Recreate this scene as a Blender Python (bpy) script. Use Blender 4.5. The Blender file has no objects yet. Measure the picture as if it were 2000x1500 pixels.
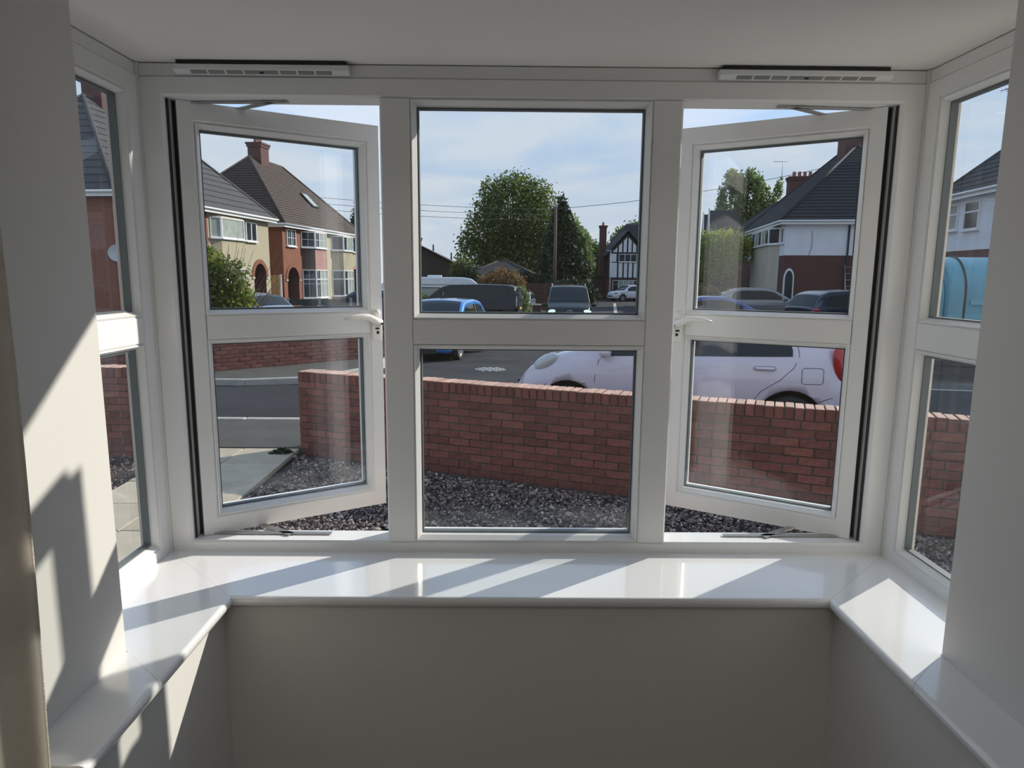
import bpy, bmesh, math, random
import numpy as np
from mathutils import Matrix, Vector
random.seed(7); RNG = np.random.default_rng(7)
S = bpy.context.scene
COL = S.collection
PI = math.pi
R = math.radians

# ---------------------------------------------------------------- camera, sky, sun, exposure
CAM = Vector((-0.0563, -1.6, 0.6536))
def set_camera(yaw, pitch, roll, fpx):
    cy, sy, cp, sp = math.cos(yaw), math.sin(yaw), math.cos(pitch), math.sin(pitch)
    f = Vector((sy*cp, cy*cp, -sp)); r = Vector((cy, -sy, 0)); u = r.cross(f)
    r2 = r*math.cos(roll)+u*math.sin(roll); u2 = -r*math.sin(roll)+u*math.cos(roll)
    cam = bpy.data.cameras.new('camera'); o = bpy.data.objects.new('camera', cam); COL.objects.link(o)
    cam.sensor_width = 36; cam.lens = fpx/2000*36; cam.clip_start = .02; cam.clip_end = 2000
    m = Matrix.Identity(4)
    for i in range(3):
        m[i][0], m[i][1], m[i][2], m[i][3] = r2[i], u2[i], -f[i], CAM[i]
    o.matrix_world = m
    S.camera = o
set_camera(0.0077, 0.1583, 0.0082, 1320)

SUN_DIR = Vector((0.80, 0.60, 0.485)).normalized()      # towards the sun
sun = bpy.data.lights.new('sun', 'SUN'); sun.energy = 5.0; sun.angle = R(0.6); sun.color = (1.0, .93, .83)
so = bpy.data.objects.new('sun', sun); COL.objects.link(so); so.location = (10, 8, 12)
so.rotation_euler = SUN_DIR.to_track_quat('Z', 'Y').to_euler()

S.view_settings.view_transform = 'Standard'; S.view_settings.look = 'None'
S.view_settings.exposure = 0.14; S.view_settings.gamma = 1.0; S.view_settings.use_curve_mapping = False

w = bpy.data.worlds.new('sky'); S.world = w; w.use_nodes = True
nt = w.node_tree; N = nt.nodes; LK = nt.links
for n in list(N): N.remove(n)
out = N.new('ShaderNodeOutputWorld'); bg = N.new('ShaderNodeBackground')
tc = N.new('ShaderNodeTexCoord'); sep = N.new('ShaderNodeSeparateXYZ')
LK.new(tc.outputs['Generated'], sep.inputs[0])
ramp = N.new('ShaderNodeValToRGB'); el = ramp.color_ramp.elements
el[0].position = 0.0; el[0].color = (.66, .71, .80, 1)
el[1].position = .10; el[1].color = (.60, .69, .83, 1)
for p, c in ((.22, (.43, .62, .88, 1)), (.38, (.44, .62, .90, 1)), (.75, (.34, .52, .84, 1)), (1, (.30, .48, .80, 1))):
    e = el.new(p); e.color = c
LK.new(sep.outputs['Z'], ramp.inputs[0])
# clouds on a plane overhead: direction / z
mx = N.new('ShaderNodeMath'); mx.operation = 'MAXIMUM'; mx.inputs[1].default_value = .06; LK.new(sep.outputs['Z'], mx.inputs[0])
dv = N.new('ShaderNodeVectorMath'); dv.operation = 'DIVIDE'
cmb = N.new('ShaderNodeCombineXYZ')
for i in range(3): LK.new(mx.outputs[0], cmb.inputs[i])
LK.new(tc.outputs['Generated'], dv.inputs[0]); LK.new(cmb.outputs[0], dv.inputs[1])
mp = N.new('ShaderNodeMapping'); mp.inputs['Scale'].default_value = (.75, .42, 1); mp.inputs['Location'].default_value = (3.1, 1.4, 0)
LK.new(dv.outputs[0], mp.inputs['Vector'])
nz = N.new('ShaderNodeTexNoise'); nz.inputs['Scale'].default_value = 1.0; nz.inputs['Detail'].default_value = 7; nz.inputs['Roughness'].default_value = .52
nz.inputs['Distortion'].default_value = .4
LK.new(mp.outputs[0], nz.inputs['Vector'])
cr = N.new('ShaderNodeValToRGB'); cr.color_ramp.elements[0].position = .42; cr.color_ramp.elements[1].position = .62
cr.color_ramp.elements[1].color = (.75, .75, .75, 1)
LK.new(nz.outputs['Fac'], cr.inputs[0])
mixc = N.new('ShaderNodeMix'); mixc.data_type = 'RGBA'
LK.new(cr.outputs[0], mixc.inputs['Factor']); LK.new(ramp.outputs[0], mixc.inputs['A']); mixc.inputs['B'].default_value = (.74, .78, .85, 1)
LK.new(mixc.outputs['Result'], bg.inputs['Color']); bg.inputs['Strength'].default_value = 1.0
LK.new(bg.outputs[0], out.inputs[0])

# fill light added under the room ceiling, unseen behind the camera
al = bpy.data.lights.new('room_fill_light', 'AREA'); al.shape = 'RECTANGLE'; al.size = 1.0; al.size_y = 1.0; al.energy = 6; al.color = (1, .96, .9)
ao = bpy.data.objects.new('room_fill_light', al); COL.objects.link(ao); ao.location = (0, -2.6, 1.60)

# ---------------------------------------------------------------- materials
MATS = {}
def mat(name, col, rough=.6, metal=0, var=0, scale=8, bump=0, bscale=60, coat=0, randobj=0, emit=None, spec=.5, col2=None, detail=3):
    if name in MATS: return MATS[name]
    m = bpy.data.materials.new(name); m.use_nodes = True; MATS[name] = m
    t = m.node_tree; b = t.nodes['Principled BSDF']
    b.inputs['Base Color'].default_value = (*col, 1); b.inputs['Roughness'].default_value = rough
    b.inputs['Metallic'].default_value = metal; b.inputs['Coat Weight'].default_value = coat
    b.inputs['Coat Roughness'].default_value = .05
    b.inputs['Specular IOR Level'].default_value = spec
    tcn = t.nodes.new('ShaderNodeTexCoord')
    cur = None
    if var or col2:
        n = t.nodes.new('ShaderNodeTexNoise'); n.inputs['Scale'].default_value = scale; n.inputs['Detail'].default_value = detail
        t.links.new(tcn.outputs['Object'], n.inputs['Vector'])
        r = t.nodes.new('ShaderNodeValToRGB'); r.color_ramp.elements[0].position = .3; r.color_ramp.elements[1].position = .7
        c2 = col2 or tuple(min(1, c*(1+var)) for c in col); c1 = col if col2 else tuple(c*(1-var) for c in col)
        r.color_ramp.elements[0].color = (*c1, 1); r.color_ramp.elements[1].color = (*c2, 1)
        t.links.new(n.outputs['Fac'], r.inputs[0]); cur = r.outputs[0]
    if randobj:
        oi = t.nodes.new('ShaderNodeObjectInfo'); hs = t.nodes.new('ShaderNodeHueSaturation')
        mr = t.nodes.new('ShaderNodeMapRange'); mr.inputs['To Min'].default_value = 1-randobj; mr.inputs['To Max'].default_value = 1+randobj
        t.links.new(oi.outputs['Random'], mr.inputs['Value']); t.links.new(mr.outputs[0], hs.inputs['Value'])
        if cur: t.links.new(cur, hs.inputs['Color'])
        else: hs.inputs['Color'].default_value = (*col, 1)
        cur = hs.outputs[0]
    if cur: t.links.new(cur, b.inputs['Base Color'])
    if bump:
        n2 = t.nodes.new('ShaderNodeTexNoise'); n2.inputs['Scale'].default_value = bscale; n2.inputs['Detail'].default_value = 4
        t.links.new(tcn.outputs['Object'], n2.inputs['Vector'])
        bp = t.nodes.new('ShaderNodeBump'); bp.inputs['Strength'].default_value = bump; bp.inputs['Distance'].default_value = .01
        t.links.new(n2.outputs['Fac'], bp.inputs['Height']); t.links.new(bp.outputs[0], b.inputs['Normal'])
    if emit:
        b.inputs['Emission Color'].default_value = (*emit[0], 1); b.inputs['Emission Strength'].default_value = emit[1]
    return m

def brick_mat(name, c1, c2, mortar, sc=1.0):
    """house brickwork too far away to pick single bricks apart: u = x+y, v = z"""
    m = bpy.data.materials.new(name); m.use_nodes = True; MATS[name] = m
    t = m.node_tree; b = t.nodes['Principled BSDF']; b.inputs['Roughness'].default_value = .85
    tcn = t.nodes.new('ShaderNodeTexCoord'); s = t.nodes.new('ShaderNodeSeparateXYZ'); t.links.new(tcn.outputs['Object'], s.inputs[0])
    ad = t.nodes.new('ShaderNodeMath'); t.links.new(s.outputs[0], ad.inputs[0]); t.links.new(s.outputs[1], ad.inputs[1])
    cb = t.nodes.new('ShaderNodeCombineXYZ'); t.links.new(ad.outputs[0], cb.inputs[0]); t.links.new(s.outputs[2], cb.inputs[1])
    bt = t.nodes.new('ShaderNodeTexBrick'); t.links.new(cb.outputs[0], bt.inputs['Vector'])
    bt.inputs['Scale'].default_value = 1/sc; bt.inputs['Brick Width'].default_value = .225; bt.inputs['Row Height'].default_value = .075
    bt.inputs['Mortar Size'].default_value = .006; bt.inputs['Color1'].default_value = (*c1, 1); bt.inputs['Color2'].default_value = (*c2, 1); bt.inputs['Mortar'].default_value = (*mortar, 1)
    t.links.new(bt.outputs['Color'], b.inputs['Base Color'])
    bp = t.nodes.new('ShaderNodeBump'); bp.inputs['Strength'].default_value = .5; bp.inputs['Distance'].default_value = .01; bp.invert = True
    t.links.new(bt.outputs['Fac'], bp.inputs['Height']); t.links.new(bp.outputs[0], b.inputs['Normal'])
    return m

def tint_mat(name, stops, rough=.7, transl=0.0):
    """per-leaf / per-stone colour from the point attribute tint"""
    m = bpy.data.materials.new(name); m.use_nodes = True; MATS[name] = m
    t = m.node_tree; b = t.nodes['Principled BSDF']; b.inputs['Roughness'].default_value = rough
    a = t.nodes.new('ShaderNodeAttribute'); a.attribute_name = 'tint'
    r = t.nodes.new('ShaderNodeValToRGB'); e = r.color_ramp.elements
    while len(e) < len(stops): e.new(.5)
    for i, (p, c) in enumerate(stops): e[i].position = p; e[i].color = (*c, 1)
    t.links.new(a.outputs['Fac'], r.inputs[0]); t.links.new(r.outputs[0], b.inputs['Base Color'])
    if transl:
        tr = t.nodes.new('ShaderNodeBsdfTranslucent'); ms = t.nodes.new('ShaderNodeMixShader'); ms.inputs[0].default_value = transl
        t.links.new(r.outputs[0], tr.inputs[0]); t.links.new(b.outputs[0], ms.inputs[1]); t.links.new(tr.outputs[0], ms.inputs[2])
        t.links.new(ms.outputs[0], t.nodes['Material Output'].inputs[0])
    return m

def glass_mat():
    m = bpy.data.materials.new('window_glass'); m.use_nodes = True; t = m.node_tree
    for n in list(t.nodes): t.nodes.remove(n)
    o = t.nodes.new('ShaderNodeOutputMaterial'); tr = t.nodes.new('ShaderNodeBsdfTransparent'); tr.inputs[0].default_value = (.955, .97, .965, 1)
    g = t.nodes.new('ShaderNodeBsdfGlossy'); g.inputs['Roughness'].default_value = 0.0
    ge = t.nodes.new('ShaderNodeNewGeometry'); dt = t.nodes.new('ShaderNodeVectorMath'); dt.operation = 'DOT_PRODUCT'
    t.links.new(ge.outputs['Incoming'], dt.inputs[0]); t.links.new(ge.outputs['Normal'], dt.inputs[1])
    def mth(op, a, b=None):
        n = t.nodes.new('ShaderNodeMath'); n.operation = op
        for i, q in enumerate((a, b)):
            if q is None: continue
            if isinstance(q, (int, float)): n.inputs[i].default_value = q
            else: t.links.new(q, n.inputs[i])
        return n.outputs[0]
    inv = mth('SUBTRACT', 1.0, mth('ABSOLUTE', dt.outputs['Value']))
    class mu: outputs = [mth('ADD', mth('MULTIPLY', mth('POWER', inv, 5.0), .93), .07)]     # Schlick reflectance of each pane face
    ms = t.nodes.new('ShaderNodeMixShader'); t.links.new(mu.outputs[0], ms.inputs[0]); t.links.new(tr.outputs[0], ms.inputs[1]); t.links.new(g.outputs[0], ms.inputs[2])
    t.links.new(ms.outputs[0], o.inputs[0]); return m
GLASS = glass_mat()

PAINT = mat('wall_paint', (.76, .74, .71), .75, var=.012, scale=3, bump=.02, bscale=180)
CEIL = mat('ceiling_paint', (.90, .875, .84), .8, bump=.06, bscale=150)
PVC = mat('white_upvc', (.82, .82, .81), .28, var=.012, scale=5)
SILLM = mat('gloss_sill_board', (.88, .88, .88), .2, var=.01, scale=4, spec=1.0, coat=.7)
GASKET = mat('spacer_grey', (.10, .12, .125), .5)
SEAL = mat('rubber_seal', (.02, .02, .022), .6)
HANDLE = mat('cream_white_plastic', (.86, .84, .78), .3)
DARKM = mat('dark_hole', (.015, .015, .015), .5)
STEEL = mat('stay_steel', (.45, .44, .43), .35, metal=.9)
CARPET = mat('carpet', (.34, .31, .28), .95, var=.12, scale=40, bump=.4, bscale=300)
OUTPVC = mat('outer_upvc_warm', (.70, .62, .54), .5, var=.04, scale=6)
BRICK = mat('garden_brick', (.19, .062, .045), .85, col2=(.27, .10, .07), scale=22, bump=.5, bscale=120, randobj=.26, detail=5)
COPING_SUNLIT = mat('coping_brick', (.52, .30, .22), .9, col2=(.66, .43, .34), scale=18, bump=.5, bscale=120, randobj=.18, detail=5)  # brick colour paled to paint sunlight on the coping tops
MORTAR = mat('mortar', (.10, .085, .065), .95, var=.3, scale=20, bump=.5, bscale=200)
DBRICK = mat('boundary_brick', (.16, .055, .045), .85, col2=(.22, .085, .065), scale=12, bump=.4, bscale=100, randobj=.22)
ASPH = mat('asphalt', (.05, .051, .055), .95, spec=.15, var=.22, scale=1.2, bump=.7, bscale=140, detail=9)
PAVE = mat('tarmac_footway', (.085, .080, .070), .9, var=.18, scale=2.5, bump=.6, bscale=160, detail=8)
KERB = mat('kerb_concrete', (.42, .40, .36), .85, var=.15, scale=6, bump=.3, randobj=.08)
SLAB = mat('paving_slab', (.50, .42, .31), .88, var=.10, scale=5, bump=.35, bscale=120, randobj=.08, detail=6)
SOIL = mat('soil', (.055, .045, .042), .95, var=.4, scale=12, bump=.6)
GRASS = mat('verge_grass', (.10, .15, .04), .95, var=.35, scale=9, bump=.6)
WOOD = mat('fence_wood', (.42, .27, .12), .8, var=.2, scale=6)
WHITE = mat('white_frame', (.78, .78, .78), .4)
TIMBER = mat('black_timber', (.02, .023, .028), .6)
RENDER_W = mat('white_render', (.74, .76, .80), .85, var=.05, scale=2)
CREAM = mat('cream_render', (.42, .37, .26), .88, var=.06, scale=3, bump=.2)
BEIGE = mat('beige_render', (.50, .45, .36), .88, var=.05, scale=3)
HBRICK = brick_mat('orange_house_brick', (.27, .085, .045), (.21, .062, .034), (.20, .13, .095))
PINKB = brick_mat('pink_brick', (.42, .22, .19), (.36, .17, .14), (.42, .33, .30))
DKBRICK = brick_mat('dark_house_brick', (.12, .045, .04), (.09, .035, .03), (.12, .09, .08))
TILE_BR = mat('brown_roof_tile', (.075, .052, .042), .85, var=.25, scale=5, bump=.4, detail=6)
TILE_GR = mat('grey_roof_tile', (.065, .063, .065), .8, var=.15, scale=5, bump=.3)
TILE_DK = mat('dark_roof_tile', (.036, .035, .038), .85, var=.2, scale=5, bump=.3)
POTM = mat('terracotta_pot', (.32, .13, .09), .8)
HGLASS = mat('house_window_glass', (.035, .045, .055), .06, var=.3, scale=1.5, spec=.8)
CURT_G = mat('net_curtained_glass', (.38, .42, .38), .12, var=.15, scale=2.5)
PLAST_W = mat('dish_grey', (.5, .5, .5), .5)
BARK = mat('bark', (.10, .075, .055), .9, var=.3, scale=10)
POLEM = mat('pole_wood', (.13, .09, .07), .85)
LAMPM = mat('lamp_post_grey', (.30, .31, .31), .6)
WIRE = mat('wire', (.10, .10, .11), .6)
TYRE = mat('tyre_rubber', (.02, .02, .02), .75)
ALLOY = mat('alloy', (.5, .5, .52), .3, metal=.8)
BLKPL = mat('black_plastic', (.018, .018, .02), .45)
CGLASS = mat('car_glass', (.014, .018, .02), .04, spec=.4)
REDL = mat('tail_light_red', (.42, .015, .02), .15, coat=.6)
CLEARL = mat('head_light_clear', (.50, .52, .52), .1, coat=1)
LITL = mat('head_light_lit', (.6, .65, .6), .2, emit=((.75, 1, .85), .8))
YELPL = mat('rear_plate_yellow', (.75, .52, .08), .4)
WHIPL = mat('front_plate_white', (.75, .75, .72), .4)
CHROME = mat('chrome', (.7, .7, .72), .15, metal=1)

# ---------------------------------------------------------------- helpers
def tag(o, label=None, cat=None, group=None, kind=None):
    if label: o['label'] = label
    if cat: o['category'] = cat
    if group: o['group'] = group
    if kind: o['kind'] = kind
    return o
def empty(name, loc=(0, 0, 0), rz=0, parent=None):
    o = bpy.data.objects.new(name, None); COL.objects.link(o); o.location = loc; o.rotation_euler = (0, 0, rz)
    o.empty_display_size = .1
    if parent: o.parent = parent
    return o
def I4(): return Matrix.Identity(4)
def T(x, y, z): return Matrix.Translation((x, y, z))
def RZ(a): return Matrix.Rotation(a, 4, 'Z')

class MB:
    def __init__(s): s.v = []; s.f = []; s.mi = []; s.mats = []; s.sm = []
    def m(s, mt):
        if mt not in s.mats: s.mats.append(mt)
        return s.mats.index(mt)
    def add(s, vs, fs, mt, M=None, smooth=False):
        b = len(s.v)
        for p in vs:
            p = Vector(p)
            s.v.append(tuple(M @ p) if M else tuple(p))
        k = s.m(mt)
        for f in fs: s.f.append(tuple(b+i for i in f)); s.mi.append(k); s.sm.append(smooth)
        return s
    def box(s, a, b, mt, M=None):
        (x0, y0, z0), (x1, y1, z1) = a, b
        vs = [(x0, y0, z0), (x1, y0, z0), (x1, y1, z0), (x0, y1, z0), (x0, y0, z1), (x1, y0, z1), (x1, y1, z1), (x0, y1, z1)]
        return s.add(vs, [(0, 3, 2, 1), (4, 5, 6, 7), (0, 1, 5, 4), (1, 2, 6, 5), (2, 3, 7, 6), (3, 0, 4, 7)], mt, M)
    def prism(s, poly, z0, z1, mt, M=None, axis='z'):
        """poly in (a,b); extruded along the third axis"""
        def P(a, b, c): return (a, b, c) if axis == 'z' else ((a, c, b) if axis == 'y' else (c, a, b))
        n = len(poly)
        ar = sum(poly[i][0]*poly[(i+1) % n][1]-poly[(i+1) % n][0]*poly[i][1] for i in range(n))
        if (ar < 0) != (axis == 'y'): poly = poly[::-1]
        vs = [P(a, b, z0) for a, b in poly]+[P(a, b, z1) for a, b in poly]
        fs = [tuple(range(n))[::-1], tuple(range(n, 2*n))]+[(i, (i+1) % n, n+(i+1) % n, n+i) for i in range(n)]
        return s.add(vs, fs, mt, M)
    def tube(s, pts, r, mt, M=None, seg=8, cap=True):
        pts = [Vector(p) for p in pts]; n = len(pts); vs = []; fs = []
        rs = r if isinstance(r, (list, tuple)) else [r]*n
        for i, p in enumerate(pts):
            d = (pts[min(i+1, n-1)]-pts[max(i-1, 0)]).normalized()
            a = Vector((0, 0, 1)) if abs(d.z) < .9 else Vector((1, 0, 0))
            u = d.cross(a).normalized(); v = d.cross(u)
            for k in range(seg):
                t = 2*PI*k/seg; vs.append(p+(u*math.cos(t)+v*math.sin(t))*rs[i])
        for i in range(n-1):
            for k in range(seg):
                fs.append((i*seg+k, i*seg+(k+1) % seg, (i+1)*seg+(k+1) % seg, (i+1)*seg+k))
        if cap: fs.append(tuple(range(seg))[::-1]); fs.append(tuple((n-1)*seg+k for k in range(seg)))
        return s.add(vs, fs, mt, M, True)
    def lathe(s, prof, mt, M=None, seg=20, smooth=True):
        """prof (r,z) around z"""
        vs = []; fs = []; n = len(prof)
        for r, z in prof:
            for k in range(seg):
                t = 2*PI*k/seg; vs.append((r*math.cos(t), r*math.sin(t), z))
        for i in range(n-1):
            for k in range(seg): fs.append((i*seg+k, i*seg+(k+1) % seg, (i+1)*seg+(k+1) % seg, (i+1)*seg+k))
        return s.add(vs, fs, mt, M, smooth)
    def ell(s, c, rad, mt, M=None, seg=14, rings=8):
        vs = []; fs = []
        for i in range(rings+1):
            ph = PI*i/rings
            for k in range(seg):
                t = 2*PI*k/seg; vs.append((c[0]+rad[0]*math.sin(ph)*math.cos(t), c[1]+rad[1]*math.sin(ph)*math.sin(t), c[2]+rad[2]*math.cos(ph)))
        for i in range(rings):
            for k in range(seg): fs.append((i*seg+k, (i+1)*seg+k, (i+1)*seg+(k+1) % seg, i*seg+(k+1) % seg))
        return s.add(vs, fs, mt, M, True)
    def ring(s, x0, x1, z0, z1, prof, mt, M=None):
        """mitred rectangular frame in the xz plane; prof = closed loop of (inset, y)"""
        n = len(prof); vs = []; fs = []
        for cx, cz, sx, sz in ((x0, z0, 1, 1), (x1, z0, -1, 1), (x1, z1, -1, -1), (x0, z1, 1, -1)):
            for i, y in prof: vs.append((cx+sx*i, y, cz+sz*i))
        for c in range(4):
            d = (c+1) % 4
            for k in range(n):
                l = (k+1) % n; fs.append((c*n+k, d*n+k, d*n+l, c*n+l))
        return s.add(vs, fs, mt, M)
    def mesh(s, name):
        me = bpy.data.meshes.new(name); me.from_pydata(s.v, [], s.f)
        for m in s.mats: me.materials.append(m)
        me.polygons.foreach_set('material_index', s.mi); me.polygons.foreach_set('use_smooth', s.sm)
        me.validate(); me.update(); return me
    def build(s, name, parent=None, fix=False, bevel=0):
        me = s.mesh(name)
        if fix or bevel:
            bm = bmesh.new(); bm.from_mesh(me)
            if bevel: bmesh.ops.bevel(bm, geom=bm.edges[:], offset=bevel, segments=1, affect='EDGES', clamp_overlap=True)
            bmesh.ops.recalc_face_normals(bm, faces=bm.faces[:]); bm.to_mesh(me); bm.free()
        o = bpy.data.objects.new(name, me); COL.objects.link(o)
        if parent: o.parent = parent
        return o
def inst(name, me, parent, loc, rot=(0, 0, 0), scale=None):
    o = bpy.data.objects.new(name, me); COL.objects.link(o); o.parent = parent; o.location = loc; o.rotation_euler = rot
    if scale: o.scale = scale
    return o
def cut(o, cutters):
    for cme in cutters:
        c = bpy.data.objects.new('cutter', cme); COL.objects.link(c); c.parent = o.parent
        md = o.modifiers.new('b', 'BOOLEAN'); md.object = c; md.operation = 'DIFFERENCE'; md.solver = 'EXACT'
        if hasattr(md, 'material_mode'): md.material_mode = 'TRANSFER'
        dg = bpy.context.evaluated_depsgraph_get(); dg.update()
        me = bpy.data.meshes.new_from_object(o.evaluated_get(dg)); o.modifiers.clear()
        old = o.data; o.data = me; me.name = old.name
        bpy.data.objects.remove(c)
def np_mesh(name, V, F, mt, tint=None, smooth=False):
    me = bpy.data.meshes.new(name); k = F.shape[1]
    me.vertices.add(len(V)); me.vertices.foreach_set('co', V.astype(np.float32).ravel())
    me.loops.add(F.size); me.loops.foreach_set('vertex_index', F.astype(np.int32).ravel())
    me.polygons.add(len(F)); me.polygons.foreach_set('loop_start', np.arange(0, F.size, k, dtype=np.int32))
    me.polygons.foreach_set('loop_total', np.full(len(F), k, dtype=np.int32))
    me.polygons.foreach_set('use_smooth', np.full(len(F), smooth, dtype=bool))
    me.update(calc_edges=True)
    if tint is not None:
        a = me.attributes.new('tint', 'FLOAT', 'POINT'); a.data.foreach_set('value', tint.astype(np.float32))
    me.materials.append(mt); return me
def obj(name, me, parent=None, loc=(0, 0, 0)):
    o = bpy.data.objects.new(name, me); COL.objects.link(o); o.location = loc
    if parent: o.parent = parent
    return o

def leaves(blobs, n, size, flat=.0, droop=0, shell=.55, seed=1):
    """n leaf quads scattered in ellipsoid blobs (cx,cy,cz,rx,ry,rz[,weight])"""
    g = np.random.default_rng(seed)
    wts = np.array([b[6] if len(b) > 6 else b[3]*b[4]*b[5] for b in blobs], float); wts /= wts.sum()
    idx = g.choice(len(blobs), n, p=wts); B = np.array([b[:6] for b in blobs])[idx]
    d = g.normal(size=(n, 3)); d /= np.linalg.norm(d, axis=1)[:, None]
    rr = shell+(1-shell)*g.random(n)**.6; rr *= 1+.12*g.normal(size=n)
    P = B[:, :3]+d*rr[:, None]*B[:, 3:6]
    a = g.normal(size=(n, 3)); a[:, 2] -= droop; a /= np.linalg.norm(a, axis=1)[:, None]
    b = np.cross(a, g.normal(size=(n, 3))); b /= np.linalg.norm(b, axis=1)[:, None]
    s = size*(.6+.8*g.random(n))[:, None]; a *= s*.62; b *= s*.34
    V = np.stack([P-a, P-b*.9+a*.1, P+a, P+b*.9+a*.1], 1).reshape(-1, 3)
    F = np.arange(4*n).reshape(n, 4)
    ti = np.clip(g.normal(.5, .2, n), 0, 1)
    return V, F, np.repeat(ti, 4)
LEAF = {
 'green': tint_mat('leaf_green', [(0, (.06, .09, .022)), (.5, (.12, .16, .04)), (1, (.22, .27, .07))], .6, .5),
 'dark': tint_mat('leaf_conifer', [(0, (.018, .032, .014)), (.6, (.035, .058, .024)), (1, (.06, .09, .035))], .7, .15),
 'lime': tint_mat('leaf_lime', [(0, (.13, .19, .02)), (.5, (.26, .32, .04)), (1, (.42, .46, .08))], .6, .4),
 'rust': tint_mat('leaf_rust', [(0, (.12, .09, .03)), (.5, (.24, .15, .06)), (1, (.34, .22, .12))], .7, .35),
 'pale': tint_mat('leaf_pale', [(0, (.10, .15, .05)), (.5, (.17, .23, .08)), (1, (.28, .34, .14))], .6, .45),
}
def tree(name, label, cat, base, blobs, n, size, kind, trunk=(.25, 3), stems=6, group=None, droop=0, shell=.5, seed=1, spread=.5):
    r = empty(name, base); tag(r, label, cat, group)
    V, F, ti = leaves(blobs, n, size, droop=droop, shell=shell, seed=seed)
    f = obj('foliage', np_mesh('foliage', V, F, LEAF[kind], ti), r); f['kind'] = 'stuff'
    g = random.Random(seed); mb = MB(); tr, th = trunk
    mb.tube([(0, 0, -.1), (.02, .03, th*.5), (.05, 0, th)], [tr*1.2, tr, tr*.75], BARK, seg=8)
    mb.build('trunk', r)
    mb = MB(); top = max(b[2]+b[5]*.6 for b in blobs)
    for i in range(stems):
        b = g.choice(blobs)
        e = Vector((b[0]+g.uniform(-.5, .5)*b[3], b[1]+g.uniform(-.5, .5)*b[4], b[2]+g.uniform(-.2, .7)*b[5]))
        s0 = Vector((.03, 0, th*g.uniform(.6, 1)))
        mb.tube([s0, s0.lerp(e, .5)+Vector((g.uniform(-.1, .1), 0, .1*th)), e], [tr*.5, tr*.3, tr*.1], BARK, seg=5)
    mb.build('branches', r)
    return r

# ================================================================ THE ROOM AND THE BAY
def struct(name, mb, parent=None, **k):
    o = mb.build(name, parent, **k)
    if not parent: o['kind'] = 'structure'
    return o
ZC = 1.118; ZF = -.80
mb = MB(); mb.box((-2.2, -4.5, ZF-.06), (2.2, -.218, ZF), CARPET); tag(struct('floor', mb), 'grey carpeted floor of the room')
mb = MB(); mb.box((-.98, -.72, ZC), (.98, .10, ZC+.10), CEIL); tag(struct('ceiling', mb), 'white painted ceiling of the bay')
mb = MB(); mb.box((-2.3, -4.6, 1.62), (2.3, -.72, 1.70), CEIL); o = struct('ceiling', mb); tag(o, 'white ceiling of the room behind the bay')
# lintel over the mouth of the bay and walls beside it
mb = MB(); mb.box((-.745, -.90, ZC), (.745, -.72, 1.62), PAINT); tag(struct('wall_lintel', mb), 'painted lintel over the mouth of the bay')
for sx, nm in ((-1, 'left'), (1, 'right')):
    mb = MB()
    mb.box((min(sx*.745, sx*.98), -.90 if sx > 0 else -.735, ZF), (max(sx*.745, sx*.98), -.455, 1.62 if sx > 0 else 1.62), PAINT)
    tag(struct('wall_pier_'+nm, mb, bevel=.004), 'painted reveal of the bay on the %s side' % nm)
    mb = MB(); mb.box((min(sx*.98, sx*2.3), -.90 if sx > 0 else -.735, ZF), (max(sx*.98, sx*2.3), -.60, 1.62), PAINT)
    struct('wall_front_'+nm, mb)
    mb = MB(); mb.box((min(sx*2.2, sx*2.3), -4.6, ZF), (max(sx*2.2, sx*2.3), -.90 if sx > 0 else -.735, 1.62), PAINT)
    struct('wall_'+nm, mb)
    # low wall under the side window
    mb = MB(); mb.box((min(sx*.668, sx*.95), -.7349, -1.32), (max(sx*.668, sx*.95), -.218, -.048), PAINT)
    tag(struct('wall_under_window_'+nm, mb), 'painted low wall under the %s sill' % nm)
mb = MB(); mb.box((-2.3, -4.6, ZF), (2.3, -4.5, 1.62), PAINT); struct('wall_back', mb)
mb = MB(); mb.box((-.95, -.218, -1.32), (.95, .07, -.048), PAINT)
tag(struct('wall_under_window_front', mb), 'painted low wall under the front sill, in shade')
mb = MB(); mb.box((-.95, .072, -1.32), (.95, .13, -.07), HBRICK); mb.box((-.93, .0, -.07), (.93, .16, -.045), OUTPVC)
struct('wall_outer_brick', mb)
# roof of the bay outside: soffit and fascia
mb = MB(); mb.box((-1.12, -.60, ZC+.03), (1.12, .24, ZC+.16), OUTPVC); tag(struct('trim_2', mb), 'soffit board of the bay roof')

# window sill: mitred boards with a rounded nose
sill = empty('trim_1', (0, -.1, -.028)); sill['kind'] = 'structure'; tag(sill, 'glossy white sill board running round the bay')
def board(poly, nose):
    """poly in xy around; nose = index list of edges that get a rounded nosing"""
    mb = MB(); mb.prism(poly, -.046, -.028, SILLM, M=T(0, .1, .028)); return mb
def nosed(path0, path1, inner0, inner1):
    """board between the back edge (inner) and the nose edge (path): swept rounded profile"""
    mb = MB(); prof = [(0, -.028)]
    for k in range(7):
        t = PI/2-PI*k/6; prof.append((1+.0, t))
    vs = []
    def row(b, n):
        b = Vector(b); n = Vector(n); d = (n-b)
        L = d.length; u = d/L
        pts = [(b.x, b.y, -.028)]
        for k in range(9):
            t = PI/2-PI*k/8; q = n-u*.011+u*.011*math.cos(t); pts.append((q.x, q.y, -.039+.011*math.sin(t)))
        pts.append((b.x, b.y, -.050)); return pts
    a = row(inner0, path0); c = row(inner1, path1); n = len(a)
    fs = [(i, (i+1) % n, n+(i+1) % n, n+i) for i in range(n)]+[tuple(range(n))[::-1], tuple(range(n, 2*n))]
    mb.add(a+c, fs, SILLM, M=T(0, .1, .028)); return mb
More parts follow.
